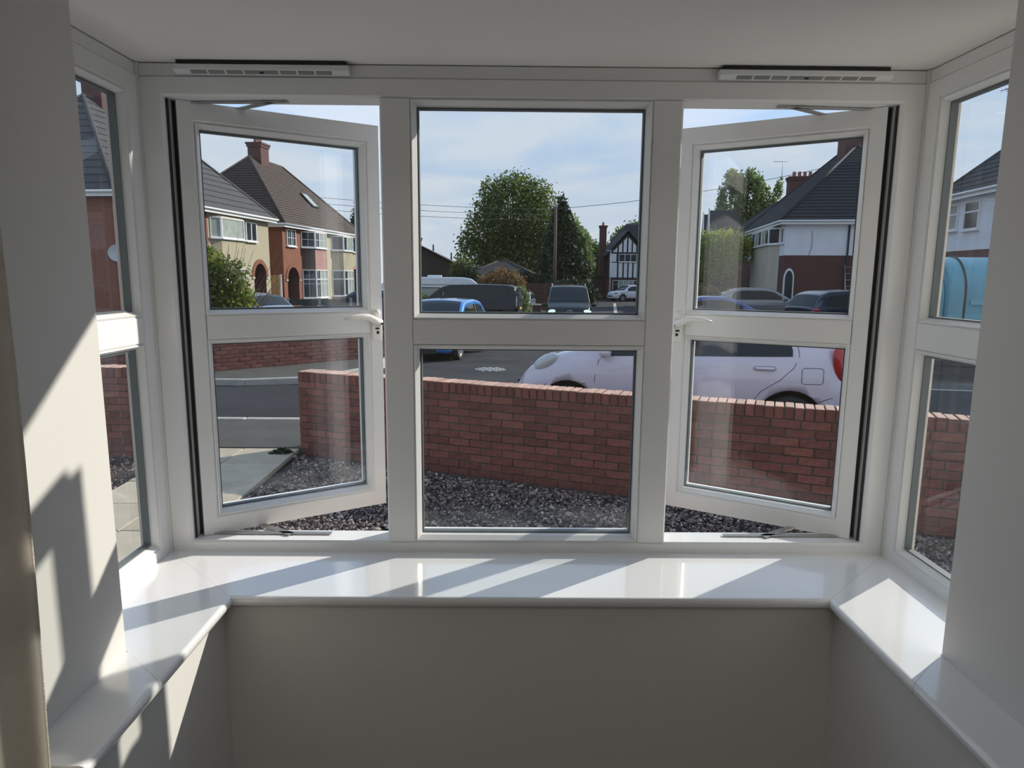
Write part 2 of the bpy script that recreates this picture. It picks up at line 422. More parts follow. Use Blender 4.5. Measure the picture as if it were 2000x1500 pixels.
for b in (nosed((-.6405, -.2435), (.6405, -.2435), (-.90, .01), (.90, .01)),
          nosed((-.640, -.2445), (-.640, -.548), (-.90, .0092), (-.7455, -.4535)),
          nosed((.640, -.548), (.640, -.2445), (.7455, -.4535), (.90, .0092)),
          nosed((-.640, -.5488), (-.640, -.747), (-.7449, -.4542), (-.7449, -.747)),
          nosed((.640, -.90), (.640, -.5488), (.7449, -.90), (.7449, -.4542))):
    b.build('sill_board', sill, fix=True)
for sx in (-1, 1):      # infill of the board between mitre and side frame
    mb = MB(); mb.prism([(sx*.9, .009), (sx*.745, -.4535), (sx*.9, -.4535)], -.050, -.0281, SILLM, M=T(0, .1, .028)); mb.build('sill_board', sill, fix=True)

# ---- frames.  window_1 front, window_2 left return, window_3 right return
def bar(mb, x0, x1, z0, z1, y0=0, y1=.07, ch=.004, M=None, mt=PVC, vert=False):
    if vert: mb.prism([(x0, y0+ch), (x0+ch, y0), (x1-ch, y0), (x1, y0+ch), (x1, y1), (x0, y1)], z0, z1, mt, M)
    else: mb.prism([(y0+ch, z0), (y0, z0+ch), (y0, z1-ch), (y0+ch, z1), (y1, z1), (y1, z0)], x0, x1, mt, M, axis='x')
BEAD = [(0, .003), (.003, .001), (.011, .017), (.011, .069), (0, .069)]
def glaze(parent, x0, x1, z0, z1, name_pane='pane', M=None, y=.030, bead=True, deep=.069):
    """bead ring, grey spacer ring and a sealed double pane"""
    b = .011 if bead else 0
    mb = MB()
    if bead: mb.ring(x0, x1, z0, z1, [(i, min(q, deep)) for i, q in BEAD], PVC, M); mb.build('glazing_bead', parent, fix=True)
    mb = MB(); mb.ring(x0+b-.002, x1-b+.002, z0+b-.002, z1-b+.002, [(0, y+.003), (.006, y+.003), (.006, y+.019), (0, y+.019)], GASKET, M); mb.build('spacer', parent, fix=True)
    mb = MB(); mb.box((x0+b-.001, y, z0+b-.001), (x1-b+.001, y+.024, z1-b+.001), GLASS, M); p = mb.build(name_pane, parent)
    return p
win1 = empty('window_1', (0, 0, -.031)); win1['kind'] = 'structure'; tag(win1, 'white front window of the bay, fixed middle light between two open casements')
W1 = T(0, 0, .031)
mb = MB(); mb.ring(-.882, .882, -.031, 1.0865, [(0, .002), (.002, 0), (.044, 0), (.050, .006), (.050, .07), (0, .07)], PVC, W1)
# fix bottom/top widths: opening z 0..1.046 needs thinner bars, built separately
mb = MB()
fv = [(-.882, -.031), (.882, -.031), (.882, 1.0865), (-.882, 1.0865)]
def frame4(mb, X0, X1, Z0, Z1, x0, x1, z0, z1, M, y0=0, y1=.07, mt=PVC, c=.005):
    """four mitred members; inner edge chamfered by c"""
    out = [(X0, Z0), (X1, Z0), (X1, Z1), (X0, Z1)]; inn = [(x0, z0), (x1, z0), (x1, z1), (x0, z1)]
    inc = [(x0-c, z0-c), (x1+c, z0-c), (x1+c, z1+c), (x0-c, z1+c)]
    for i in range(4):
        j = (i+1) % 4
        A, B, b, a, b2, a2 = out[i], out[j], inn[j], inn[i], inc[j], inc[i]
        g = .0004
        vs = [(A[0], y0, A[1]), (B[0], y0, B[1]), (b2[0], y0, b2[1]), (a2[0], y0, a2[1]), (b[0], y0+c, b[1]), (a[0], y0+c, a[1]),
              (b[0], y1, b[1]), (a[0], y1, a[1]), (B[0], y1, B[1]), (A[0], y1, A[1])]
        mb.add(vs, [(0, 1, 2, 3), (3, 2, 4, 5), (5, 4, 6, 7), (7, 6, 8, 9), (9, 8, 1, 0), (0, 3, 5, 7, 9), (1, 8, 6, 4, 2)], mt, M)
frame4(mb, -.882, .882, -.031, 1.0865, -.832, .832, 0, 1.046, W1)
mb.build('outer_frame', win1, fix=True)
mb = MB(); bar(mb, -.882, .882, 1.0875, 1.1165, .003, .07, .002, W1); mb.build('head_extension', win1)
for a, b in ((-.348, -.279), (.270, .339)):
    mb = MB(); bar(mb, a, b, .0003, 1.0457, .0, .07, .004, W1, vert=True); mb.build('mullion', win1)
mb = MB(); bar(mb, -.2785, .2695, .491, .552, .001, .069, .004, W1); mb.build('transom', win1)
glaze(win1, -.2785, .2695, .0005, .4905, M=W1); glaze(win1, -.2785, .2695, .5525, 1.0455, M=W1)
for sx in (-1, 1):      # black hinge-side weather seals and the outer rebate
    mb = MB(); x0, x1 = sorted((sx*.8315, sx*.822)); mb.box((x0, .040, .002), (x1, .068, 1.044), SEAL, W1)
    x0, x1 = sorted((sx*.8315, sx*.8285)); mb.box((x0, .012, .002), (x1, .02, 1.044), SEAL, W1); mb.build('weather_seal', win1)

TH = R(32)
def casement(sx):
    """built as the left one (hinge at local x=0, free edge at x=.485); mirrored for the right one"""
    root = empty('casement', (sx*.815, .027, .031+0), parent=win1)
    root.rotation_euler = (0, 0, TH if sx < 0 else -TH)
    def Z(M=None): return Matrix.Scale(-1, 4, (1, 0, 0)) if sx > 0 else None
    M = Matrix.Scale(-1, 4, (1, 0, 0)) if sx > 0 else I4()
    me = MB(); frame4(me, 0, .485, .001, 1.045, .036, .449, .047, 1.0, M, 0, .055)
    frame4(me, -.010, .495, -.007, 1.053, .003, .482, .003, 1.043, M, .0552, .068, mt=PVC, c=.001)
    bar(me, .0365, .4485, .494, .554, .0005, .0545, .004, M)
    me.box((.0005, .03, .02), (-.003, .036, 1.02), SEAL, M)
    o = me.build('casement', win1, fix=True); o.matrix_basis = root.matrix_basis.copy(); bpy.data.objects.remove(root)
    glaze(o, .0362, .4488, .0472, .4938, M=M, y=.026); glaze(o, .0362, .4488, .5542, .9998, M=M, y=.026)
    # handle: rose plate, lever, key slot
    h = MB(); hx = .466
    h.prism([(hx-.010, .478), (hx+.010, .478), (hx+.012, .486), (hx+.012, .552), (hx+.008, .560), (hx-.008, .560), (hx-.012, .552), (hx-.012, .486)], -.009, 0, HANDLE, M, axis='y')
    h.ell((hx, -.012, .549), (.009, .008, .011), HANDLE, M)
    h.tube([(hx, -.006, .527), (hx, -.030, .527)], .0095, HANDLE, M, seg=12)
    h.tube([(hx+.004, -.028, .524), (hx-.015, -.032, .532), (hx-.032, -.036, .541), (hx-.055, -.037, .543), (hx-.080, -.037, .541), (hx-.100, -.036, .538)], [.010, .0105, .009, .0075, .006, .003], HANDLE, M, seg=12)
    h.ell((hx+.004, -.0395, .523), (.004, .0025, .003), DARKM, M)
    h.lathe([(0, .0), (.0045, .0)], DARKM, M @ T(hx+.002, -.0095, .497) @ Matrix.Rotation(PI/2, 4, 'X'), seg=12)
    h.box((hx-.005, -.0105, .5055), (hx+.006, -.009, .5105), DARKM, M)
    hd = h.build('window_handle', o, fix=True); hd['label'] = 'cream white lever handle with key hole'
    return o
casL = casement(-1); casL['label'] = 'open casement hinged on the left, lever handle at its right edge'
casR = casement(1); casR['label'] = 'open casement hinged on the right, lever handle at its left edge'
# friction stays, top and bottom of each casement
for sx in (-1, 1):
    for z in (1.0425, .0035):
        mb = MB()
        def P(x, y): return (sx*x, y)
        def flat(p, q, wd=.009):
            p = Vector((*P(*p), 0)); q = Vector((*P(*q), 0)); d = (q-p).normalized(); n = Vector((-d.y, d.x, 0))*wd
            mb.prism([tuple((p-n)[:2]), tuple((q-n)[:2]), tuple((q+n)[:2]), tuple((p+n)[:2])], z-.0012, z+.0012, STEEL, W1)
        flat((.60, .035), (.72, .115)); flat((.825, .045), (.50, .045), .006) if z < .5 else flat((.80, .05), (.56, .03), .006)
        mb.build('friction_stay', win1, fix=True)

# side windows: built in their own frame (local x along the return, inner face y=0) and turned
def side_window(name, sx, label):
    root = empty(name, (sx*.885, 0, -.031), parent=None); root['kind'] = 'structure'; tag(root, label)
    # local x = distance back into the room from the corner (world -y), local y = outward (world sx*x)
    M = Matrix(((0, sx, 0, 0), (-1, 0, 0, 0), (0, 0, 1, .031), (0, 0, 0, 1)))
    mb = MB(); frame4(mb, .006, .62, -.031, 1.0865, .052, .575, .001, 1.046, M, y1=.038); mb.build('outer_frame', root, fix=True)
    mb = MB(); bar(mb, .006, .62, 1.0875, 1.1165, .003, .07, .002, M); mb.build('head_extension', root, fix=True)
    mb = MB(); bar(mb, .0525, .5745, .493, .556, .001, .037, .004, M); mb.build('transom', root, fix=True)
    glaze(root, .0522, .5748, .0012, .4928, M=M, y=.014, deep=.037); glaze(root, .0522, .5748, .5562, 1.0458, M=M, y=.014, deep=.037)
    mb = MB(); mb.ring(.052, .575, .001, 1.046, [(0, .0385), (.010, .0385), (.010, .0415), (0, .0415)], OUTPVC, M); mb.build('outer_lining', root, fix=True)
    # corner post with its two grooves
    mb = MB(); mb.box((sx*-.0, .0, .0), (0, 0, 0), PVC) if False else None
    x0, x1 = sorted((sx*-.0025, sx*.036))
    for a, b in ((x0, x1),):
        mb.box((a, -.0055, 0.0), (b, .069, 1.1475), PVC)
    mb.build('corner_post', root)
    return root
side_window('window_2', -1, 'narrow white side window on the left return of the bay')
side_window('window_3', 1, 'narrow white side window on the right return of the bay')

# trickle vents
def vent(x0, x1, label):
    r = empty('trickle_vent', ((x0+x1)/2, 0, 1.09)); tag(r, label, 'vent')
    L = (x1-x0)/2
    mb = MB(); mb.prism([(.0025, .0005), (-.010, .0005), (-.0215, .006), (-.0225, .008), (-.0225, .0165), (-.020, .0185), (.0025, .0185)], -L, L, WHITE, axis='x')
    mb.build('cover', r, fix=True, bevel=.0006)
    n = 8; s = (2*L-.07)/n
    for i in range(n):
        a = -L+.035+s*i
        mb = MB(); mb.prism([(-.0112, .00085), (-.0205, .00535), (-.0211, .0048), (-.0117, .0001)], a+.0025, a+s-.0025, DARKM if False else MATS.setdefault('slot_grey', mat('slot_grey', (.25, .25, .24), .6)), axis='x'); mb.build('slot', r, fix=True)
    mb = MB(); mb.ell((.001, -.0165, .0012), (.005, .004, .002), SEAL); mb.build('pull_tab', r)
    mb = MB(); mb.box((-L+.006, -.018, .0190), (L-.006, .0025, .0262), SEAL); mb.build('shadow_gap_strip', r)  # black strip paints the shaded gap between vent and ceiling
    for q in (-L+.010,): mb = MB(); mb.lathe([(0, 0), (.0045, 0), (.005, .0004), (.0055, 0)], WHITE, T(q, -.0226, .0125) @ Matrix.Rotation(PI/2, 4, 'X'), seg=16); mb.build('end_cap', r)
vent(-.795, -.410, 'white slotted trickle vent above the left casement')
vent(.411, .795, 'white slotted trickle vent above the right casement')

# curtain: folded linen hanging at the left
CURT = mat('linen', (.72, .68, .61), .95, col2=(.80, .76, .69), scale=30, bump=.5, bscale=500, detail=6)
_t = CURT.node_tree; _b = _t.nodes['Principled BSDF']; _tr = _t.nodes.new('ShaderNodeBsdfTranslucent'); _tr.inputs[0].default_value = (.90, .87, .81, 1)
_ms = _t.nodes.new('ShaderNodeMixShader'); _ms.inputs[0].default_value = .42
_t.links.new(_b.outputs[0], _ms.inputs[1]); _t.links.new(_tr.outputs[0], _ms.inputs[2]); _t.links.new(_ms.outputs[0], _t.nodes['Material Output'].inputs[0])
def curtain():
    nx, nz_ = 150, 60; V = []; F = []
    for j in range(nz_+1):
        z = -.79+2.36*j/nz_
        for i in range(nx+1):
            s = i/nx; x = -.657-.54*s+.006*math.sin(3*z+9*s)
            y = -.80+.020*math.sin(s*44+.25*math.sin(2.1*z)+.8)*(.55+.45*min(1, s*5))+.007*math.sin(s*19+z*2.3)
            V.append((x, y, z))
    for j in range(nz_):
        for i in range(nx): a = j*(nx+1)+i; F.append((a, a+1, a+nx+2, a+nx+1))
    me = bpy.data.meshes.new('curtain'); me.from_pydata(V, [], F); me.materials.append(CURT)
    for p in me.polygons: p.use_smooth = True
    o = obj('curtain', me); m = o.modifiers.new('s', 'SOLIDIFY'); m.thickness = .0025
    tag(o, 'beige linen curtain hanging in folds at the left edge of the bay', 'curtain')
    r = empty('curtain_pole', (-.9, -.80, 1.585)); tag(r, 'metal curtain pole above the beige curtain', 'curtain pole')
    mb = MB(); mb.tube([(-.45, 0, 0), (.40, 0, 0)], .012, STEEL, seg=12); mb.build('pole', r)
    mb = MB(); mb.ell((.42, 0, 0), (.022, .022, .022), STEEL); mb.build('finial', r)
    for x in (-.3, .3): mb = MB(); mb.tube([(x, 0, 0), (x, .064, 0)], .008, STEEL); mb.build('bracket', r)
curtain()

# ================================================================ OUTSIDE: GROUND
def gz(y):
    """height of the road at distance y"""
    return float(np.interp(y, [-5, 9, 15, 20, 27, 70, 140], [-1.225, -1.235, -1.38, -1.50, -1.64, -1.84, -1.9]))
def sheet(name, xs, ys, zf, mt):
    V = [(x, y, zf(x, y)) for y in ys for x in xs]; n = len(xs)
    F = [(j*n+i, j*n+i+1, (j+1)*n+i+1, (j+1)*n+i) for j in range(len(ys)-1) for i in range(n-1)]
    me = bpy.data.meshes.new(name); me.from_pydata(V, [], F); me.materials.append(mt); o = obj(name, me); o['kind'] = 'structure'; return o
def road_mesh():
    xs = [-60, -20, -6, -2.3, 0, 2.5, 5, 8, 20, 60]; ys = [9, 15, 20, 27, 40, 70, 140]
    y0 = [5.6, 5.6, 5.6, 5.75, 4.85, 3.83, 2.85, 1.7, 1.7, 1.7]
    V = [(x, y, gz(y)) for x, y in zip(xs, y0)]+[(x, y, gz(y)) for y in ys for x in xs]; n = len(xs)
    F = [(j*n+i, j*n+i+1, (j+1)*n+i+1, (j+1)*n+i) for j in range(len(ys)) for i in range(n-1)]
    me = bpy.data.meshes.new('road'); me.from_pydata(V, [], F); me.materials.append(ASPH); o = obj('road', me); o['kind'] = 'structure'
road_mesh()
# near footway between wall line and kerb
def slab_poly(name, poly, ztop, zbot, mt, parent=None):
    mb = MB(); mb.prism(poly, zbot, ztop, mt); o = mb.build(name, parent, fix=True)
    if not parent: o['kind'] = 'structure'
    return o
slab_poly('footway', [(-14, 5.56), (-2.35, 5.56), (-2.2, 5.52), (6.2, 2.10), (6.9, 3.45), (-1.75, 6.92), (-2.5, 6.98), (-14, 6.98)], -1.205, -1.5, PAVE)
def kerbline(pts, z, drop, label, flip=1):
    r = empty('kerb', (pts[0][0], pts[0][1], z)); r['kind'] = 'structure'; tag(r, label)
    me = None
    mb = MB(); mb.box((.004, 0, -drop), (.906, .125, 0), KERB); me = mb.mesh('kerb_stone'); q = bmesh.new(); q.from_mesh(me); bmesh.ops.bevel(q, geom=q.edges[:], offset=.012, segments=1, affect='EDGES'); q.to_mesh(me); q.free()
    for a, b in zip(pts[:-1], pts[1:]):
        a = Vector((*a, 0)); b = Vector((*b, 0)); L = (b-a).length; n = max(1, round(L/.91)); ang = math.atan2(b.y-a.y, b.x-a.x)
        for i in range(n):
            p = a.lerp(b, i/n); o = inst('kerb_stone', me, r, (p.x-pts[0][0], p.y-pts[0][1], 0), (0, 0, ang), (L/n/.91, 1, 1))
kerbline([(-12, 6.98), (-2.5, 6.98), (-1.75, 6.92), (6.9, 3.45)], -1.198, .2, 'pale kerb of the near footway')
# far footway on the left with its dark kerb, footway on the right
slab_poly('footway', [(-16, 10.08), (-4.6, 10.15), (-3.5, 10.5), (-2.95, 11.6), (-2.6, 15), (-3.3, 19), (-6, 19), (-5.6, 11.4), (-16, 10.8)], -1.155, -1.5, PAVE)
kerbline([(-12.2, 9.98), (-4.6, 9.98), (-3.45, 10.35), (-2.83, 11.6), (-2.5, 15)], -1.15, .25, 'dark sided kerb of the far footway on the left')
slab_poly('footway', [(5.5, 10.6), (14, 8.5), (20, 20), (16, 40), (13, 40), (9, 20)], -1.25, -1.9, PAVE)
kerbline([(5.6, 10.50), (14, 8.40)], -1.25, .25, 'kerb of the far footway on the right')
# front garden
mb = MB(); mb.prism([(-6, -1), (5.2, -1), (5.2, 2.45), (-2.2, 5.5), (-6, 5.5)], -1.45, -1.272, SOIL); o = mb.build('garden_ground', fix=True); o['kind'] = 'structure'
pth = empty('garden_path', (-2.9, 2, -1.225)); pth['kind'] = 'structure'; tag(pth, 'beige slab path left of the gravel')
mb = MB(); mb.box((.004, .004, -.05), (.596, .596, 0), SLAB); slm = mb.mesh('slab')
q = bmesh.new(); q.from_mesh(slm); bmesh.ops.bevel(q, geom=q.edges[:], offset=.006, segments=1, affect='EDGES'); q.to_mesh(slm); q.free()
for i in range(2):
    for j in range(11):
        inst('slab', slm, pth, (-3.50+.6*i+2.9, -1.05+.6*j-2, .012+random.uniform(-.003, .003)), (random.uniform(-.004, .004), random.uniform(-.004, .004), 0))

# gravel: stones as stuff + the larger pebbles one by one
def ico():
    t = (1+5**.5)/2
    v = np.array([(-1, t, 0), (1, t, 0), (-1, -t, 0), (1, -t, 0), (0, -1, t), (0, 1, t), (0, -1, -t), (0, 1, -t), (t, 0, -1), (t, 0, 1), (-t, 0, -1), (-t, 0, 1)], float)
    v /= np.linalg.norm(v[0])
    f = np.array([(0, 11, 5), (0, 5, 1), (0, 1, 7), (0, 7, 10), (0, 10, 11), (1, 5, 9), (5, 11, 4), (11, 10, 2), (10, 7, 6), (7, 1, 8), (3, 9, 4), (3, 4, 2), (3, 2, 6), (3, 6, 8), (3, 8, 9), (4, 9, 5), (2, 4, 11), (6, 2, 10), (8, 6, 7), (9, 8, 1)])
    return v, f
IV, IF = ico()
def stones(n, reg, z0, size, seed):
    g = np.random.default_rng(seed); P = []
    while len(P) < n:
        c = np.stack([g.uniform(reg[0], reg[1], 4000), g.uniform(reg[2], reg[3], 4000)], 1)
        ok = reg[4](c[:, 0], c[:, 1]); P.extend(c[ok].tolist())
    P = np.array(P[:n]); s = size*(.55+.75*g.random(n)**1.5)
    A = g.normal(size=(n, 3, 3)); Q, _ = np.linalg.qr(A)
    base = IV[None]*(1+.16*g.normal(size=(n, 12, 1)))*np.array([1, .72, .5])
    V = np.einsum('nij,nkj->nki', Q, base)*s[:, None, None]*.5
    V[:, :, 2] *= .8
    V += np.stack([P[:, 0], P[:, 1], z0+g.random(n)*.018], 1)[:, None, :]
    F = (IF[None]+np.arange(n)[:, None, None]*12).reshape(-1, 3)
    ti = np.repeat(g.random(n), 12)
    return V.reshape(-1, 3), F, ti
GRAV = tint_mat('gravel', [(0, (.05, .036, .032)), (.35, (.125, .09, .08)), (.65, (.21, .155, .13)), (.88, (.33, .25, .20)), (.95, (.50, .45, .40))], .75)
bed = empty('gravel_bed', (0, 3, -1.272)); bed['kind'] = 'structure'; tag(bed, 'bed of plum and grey gravel between window and brick wall')
def inbed(x, y): return (x > -2.27+.10*np.sin(3*y)) & (y < 5.50-.407*(x+2.29)-.13) & (y > .2)
V, F, ti = stones(19000, (-2.4, 3.9, 2.3, 5.5, inbed), -1.25, .036, 3)
V2, F2, t2 = stones(5000, (-2.4, 4.2, .2, 2.4, inbed), -1.260, .042, 4)
Vg = np.concatenate([V, V2]); Fg = np.concatenate([F, F2+len(V)]); tg = np.concatenate([ti, t2])
o = obj('gravel', np_mesh('gravel', Vg-np.array([0, 3, -1.272]), Fg, GRAV, tg), bed); o['kind'] = 'stuff'
V, F, ti = stones(2600, (-5.6, -3.52, 3.0, 5.5, lambda x, y: y < 5.45), -1.258, .036, 5)
bed2 = empty('gravel_bed', (-4.5, 4, -1.272)); bed2['kind'] = 'structure'; tag(bed2, 'strip of gravel left of the slab path')
o = obj('gravel', np_mesh('gravel', V-np.array([-4.5, 4, -1.272]), F, GRAV, ti), bed2); o['kind'] = 'stuff'
PEB = mat('pebble_stone', (.26, .20, .17), .7, var=.2, scale=14, randobj=.4)
for k in range(70):
    g = random.Random(k); v = IV*(1+.12*RNG.normal(size=(12, 1)))*np.array([.036, .026, .018])*g.uniform(.8, 1.35)
    if k < 8: pme = bpy.data.meshes.new('pebble'); pme.from_pydata(v.tolist(), [], IF.tolist()); pme.materials.append(PEB); PM = globals().setdefault('PMS', []); PM.append(pme)
    x = g.uniform(-2.1, 3.2); y = g.uniform(2.9, 4.6)
    if not (y < 5.3-.407*(x+2.29)): continue
    inst('pebble', PMS[k % 8], bed, (x, y-3, .034), (g.uniform(-.3, .3), g.uniform(-.3, .3), g.uniform(0, 6)))

# ---- brick walls
def brickmesh(l, d, h, mt, nm):
    mb = MB(); mb.box((0, 0, 0), (l, d, h), mt); me = mb.mesh(nm)
    q = bmesh.new(); q.from_mesh(me); bmesh.ops.bevel(q, geom=q.edges[:], offset=.004, segments=1, affect='EDGES'); q.to_mesh(me); q.free(); return me
def brick_wall(name, label, P, ang, L, z0, ztop, mt, mcap, limit=300, cap=True, toothed=True, thick=.215, cat='wall'):
    r = empty(name, (P[0], P[1], z0), ang); tag(r, label, cat)
    H = ztop-z0; capH = .1025 if cap else 0
    ncour = int(round((H-capH-.01)/.075)); step = (H-capH-.01)/ncour
    full = brickmesh(.215, .1025, .065, mt, 'brick'); half = brickmesh(.1025, .1025, .065, mt, 'brick')
    mb = MB(); mb.box((.02, .006, -.1), (L-.01, thick-.006, H-capH-.002), MORTAR); mb.build('mortar_core', r)
    cnt = 0; g = random.Random(len(label)); rest = MB()
    for c in range(ncour-1, -1, -1):
        z = c*step+.01; x = 0; i = 0
        while x < L-.05:
            m = half if (c % 2 and i == 0) else full; l = .1025 if m is half else .215
            if cnt < limit and x < 999:
                inst('brick', m, r, (x, g.uniform(-.003, .004), z), (0, 0, g.uniform(-.012, .012))); cnt += 1
            else: rest.box((x, 0, z), (x+l, .1, z+.065), mt)
            x += l+.0105; i += 1
        x = -.0
        while x < L-.05: rest.box((x, thick-.1025, z), (x+.215, thick, z+.065), mt); x += .2255
    if rest.v:
        o = rest.build('rear_brickwork', r); o['kind'] = 'stuff'
    if cap:
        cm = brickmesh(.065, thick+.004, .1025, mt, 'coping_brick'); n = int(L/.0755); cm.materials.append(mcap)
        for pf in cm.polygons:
            if pf.normal.z > .5: pf.material_index = 1  # upward faces take the paler colour, sunlight put into the brick
        mb = MB(); mb.box((.01, .008, H-.11), (n*.0755-.01, thick-.008, H-.012), MORTAR); mb.build('mortar_bed', r)
        for i in range(n):
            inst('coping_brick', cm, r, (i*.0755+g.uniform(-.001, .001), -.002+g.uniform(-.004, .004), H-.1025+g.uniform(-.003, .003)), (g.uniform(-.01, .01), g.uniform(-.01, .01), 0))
    return r
WANG = math.atan2(-.377, .926)
brick_wall('garden_wall', 'low red brick garden wall with paler brick coping, across the gravel', (-2.29, 5.55), WANG, 6.95, -1.29, -.366, BRICK, COPING_SUNLIT, limit=300)
brick_wall('garden_wall', 'short brick garden wall left of the slab path opening', (-6.0, 5.35), 0, 2.45, -1.29, -.31, BRICK, COPING_SUNLIT, limit=170)
# neighbour's wall beyond the road, bending round the corner
brick_wall('boundary_wall', 'dark red brick boundary wall beyond the road, behind the far footway', (-10.85, 9.95), math.atan2(.9, 5.2), 5.2, -1.16, -.45, DBRICK, DBRICK, limit=300, cap=True)
brick_wall('boundary_wall', 'end stretch of the dark brick boundary wall turning away up the side street', (-5.68, 10.85), math.atan2(1.53, 1.7), 4.1, -1.16, -.45, DBRICK, DBRICK, limit=240, cap=True)

# ================================================================ HOUSES
def hwin(root, o, a, wd, h, nx=2, nz=1, tr=0, glass=HGLASS, name='window', fr=.055, gb=0, d=.07, label=None):
    """window on a wall: o lower-left corner (house frame), a = direction of its width, outward = right-hand normal (a turned -90)"""
    M = T(*o) @ RZ(a); mb = MB()
    mb.box((0, -d, 0), (fr, .02, h), WHITE, M); mb.box((wd-fr, -d, 0), (wd, .02, h), WHITE, M)
    mb.box((fr, -d, 0), (wd-fr, .02, fr), WHITE, M); mb.box((fr, -d, h-fr), (wd-fr, .02, h), WHITE, M)
    mb.box((-.03, -d-.07, -.06), (wd+.03, .0, -.001), WHITE, M)
    for i in range(1, nx):
        x = fr+(wd-2*fr)*i/nx; mb.box((x-.03, -d, fr), (x+.03, .0, h-fr), WHITE, M)
    zs = [h*tr] if tr else []
    for z in zs: mb.box((fr, -d+.002, z-.03), (wd-fr, .0, z+.03), WHITE, M)
    for k in range(nx):
        x0 = fr+(wd-2*fr)*k/nx; x1 = fr+(wd-2*fr)*(k+1)/nx
        for i in range(gb and 1):
            x = (x0+x1)/2; mb.box((x-.012, -d+.02, fr), (x+.012, -.01, h-fr), WHITE, M)
        if gb:
            for q in range(1, nz+1): z = fr+(h-2*fr)*q/(nz+1); mb.box((x0, -d+.02, z-.012), (x1, -.01, z+.012), WHITE, M)
    w_ = mb.build(name, root)
    for k in range(nx):
        x0 = fr+(wd-2*fr)*k/nx; x1 = fr+(wd-2*fr)*(k+1)/nx
        mb = MB(); mb.box((x0+.001, -d+.035, fr), (x1-.001, .01, h-fr), glass[k % len(glass)] if isinstance(glass, list) else glass, M); mb.build('pane', w_)
    return w_
def roof_plane(mb, b0, b1, t0, t1, n, mt, rise=.035):
    b0, b1, t0, t1 = map(Vector, (b0, b1, t0, t1))
    nrm = (b1-b0).cross(t0-b0).normalized()
    if nrm.z < 0: nrm = -nrm
    for i in range(n):
        a, b = i/n, (i+1)/n
        l0, r0 = b0.lerp(t0, a), b1.lerp(t1, a); l1, r1 = b0.lerp(t0, b), b1.lerp(t1, b)
        vs = [l0, r0, r0+nrm*rise, l0+nrm*rise, r1+nrm*.004, l1+nrm*.004]
        mb.add(vs, [(0, 1, 2, 3), (3, 2, 4, 5)], mt)
def chimney(root, c, sx, sy, z0, z1, mt, pots=3, label=None):
    mb = MB(); mb.box((c[0]-sx/2, c[1]-sy/2, z0), (c[0]+sx/2, c[1]+sy/2, z1-.28), mt)
    mb.box((c[0]-sx/2-.05, c[1]-sy/2-.05, z1-.28), (c[0]+sx/2+.05, c[1]+sy/2+.05, z1-.12), mt)
    mb.box((c[0]-sx/2-.1, c[1]-sy/2-.1, z1-.12), (c[0]+sx/2+.1, c[1]+sy/2+.1, z1), mt)
    ch = mb.build('chimney', root)
    for i in range(pots):
        x = c[0]+(i-(pots-1)/2)*sx*.8/max(1, pots-.0)
        y = c[1] if sx >= sy else c[1]
        if sy > sx: x, y = c[0], c[1]+(i-(pots-1)/2)*sy*.8/pots
        mb = MB(); mb.lathe([(.14, z1), (.13, z1+.1), (.11, z1+.3), (.13, z1+.34), (.13, z1+.38), (.09, z1+.38), (.08, z1+.1)], POTM, T(x, y, 0), seg=10); mb.build('chimney_pot', ch)
def hip_roof(root, L, W, ez, rz, a1, a2, tile, ov=.35, n=18, gut=WHITE, x0=0):
    A = (x0-ov, -ov, ez); B = (L+ov, -ov, ez); C = (L+ov, W+ov, ez); D = (x0-ov, W+ov, ez); E1 = (a1, W/2, rz); E2 = (a2, W/2, rz)
    for b0, b1, t0, t1 in ((A, B, E1, E2), (B, C, E2, E2), (C, D, E2, E1), (D, A, E1, E1)):
        mb = MB(); roof_plane(mb, b0, b1, t0, t1, n, tile); o = mb.build('roof_tiles', root, fix=False); o['kind'] = 'stuff'
    mb = MB(); mb.add([A, B, C, D, (x0-ov, -ov, ez-.02), (L+ov, -ov, ez-.02), (L+ov, W+ov, ez-.02), (x0-ov, W+ov, ez-.02)], [(0, 1, 2, 3), (7, 6, 5, 4)], gut); mb.build('soffit', root)
    mb = MB()
    up = Vector((0, 0, .05))
    for p, q in ((E1, E2), (A, E1), (D, E1), (B, E2), (C, E2)): mb.tube([Vector(p)+up*.3, Vector(q)+up*.3], .09, tile, seg=6)
    mb.build('ridge_tiles', root)
    mb = MB()
    for (ax, ay), (bx, by) in (((x0-ov, -ov), (L+ov, -ov)), ((L+ov, -ov), (L+ov, W+ov)), ((L+ov, W+ov), (x0-ov, W+ov)), ((x0-ov, W+ov), (x0-ov, -ov))):
        d = Vector((bx-ax, by-ay, 0)).normalized(); nn = Vector((d.y, -d.x, 0))
        p, q = Vector((ax, ay, 0)), Vector((bx, by, 0))
        a_, b_ = p+nn*.0, q+nn*.0
        mb.add([(*a_.xy, ez-.2), (*b_.xy, ez-.2), (*b_.xy, ez+.01), (*a_.xy, ez+.01), (*(a_-nn*.03).xy, ez-.2), (*(b_-nn*.03).xy, ez-.2), (*(b_-nn*.03).xy, ez), (*(a_-nn*.03).xy, ez)],
               [(0, 1, 2, 3), (5, 4, 7, 6), (1, 0, 4, 5), (3, 2, 6, 7)], gut)
    mb.build('fascia', root)
    mb = MB()
    mb.tube([(x0-ov-.05, -ov-.05, ez-.03), (L+ov+.05, -ov-.05, ez-.03), (L+ov+.05, W+ov+.05, ez-.03), (x0-ov-.05, W+ov+.05, ez-.03), (x0-ov-.05, -ov-.05, ez-.03)], .055, gut, seg=6); mb.build('gutter', root)
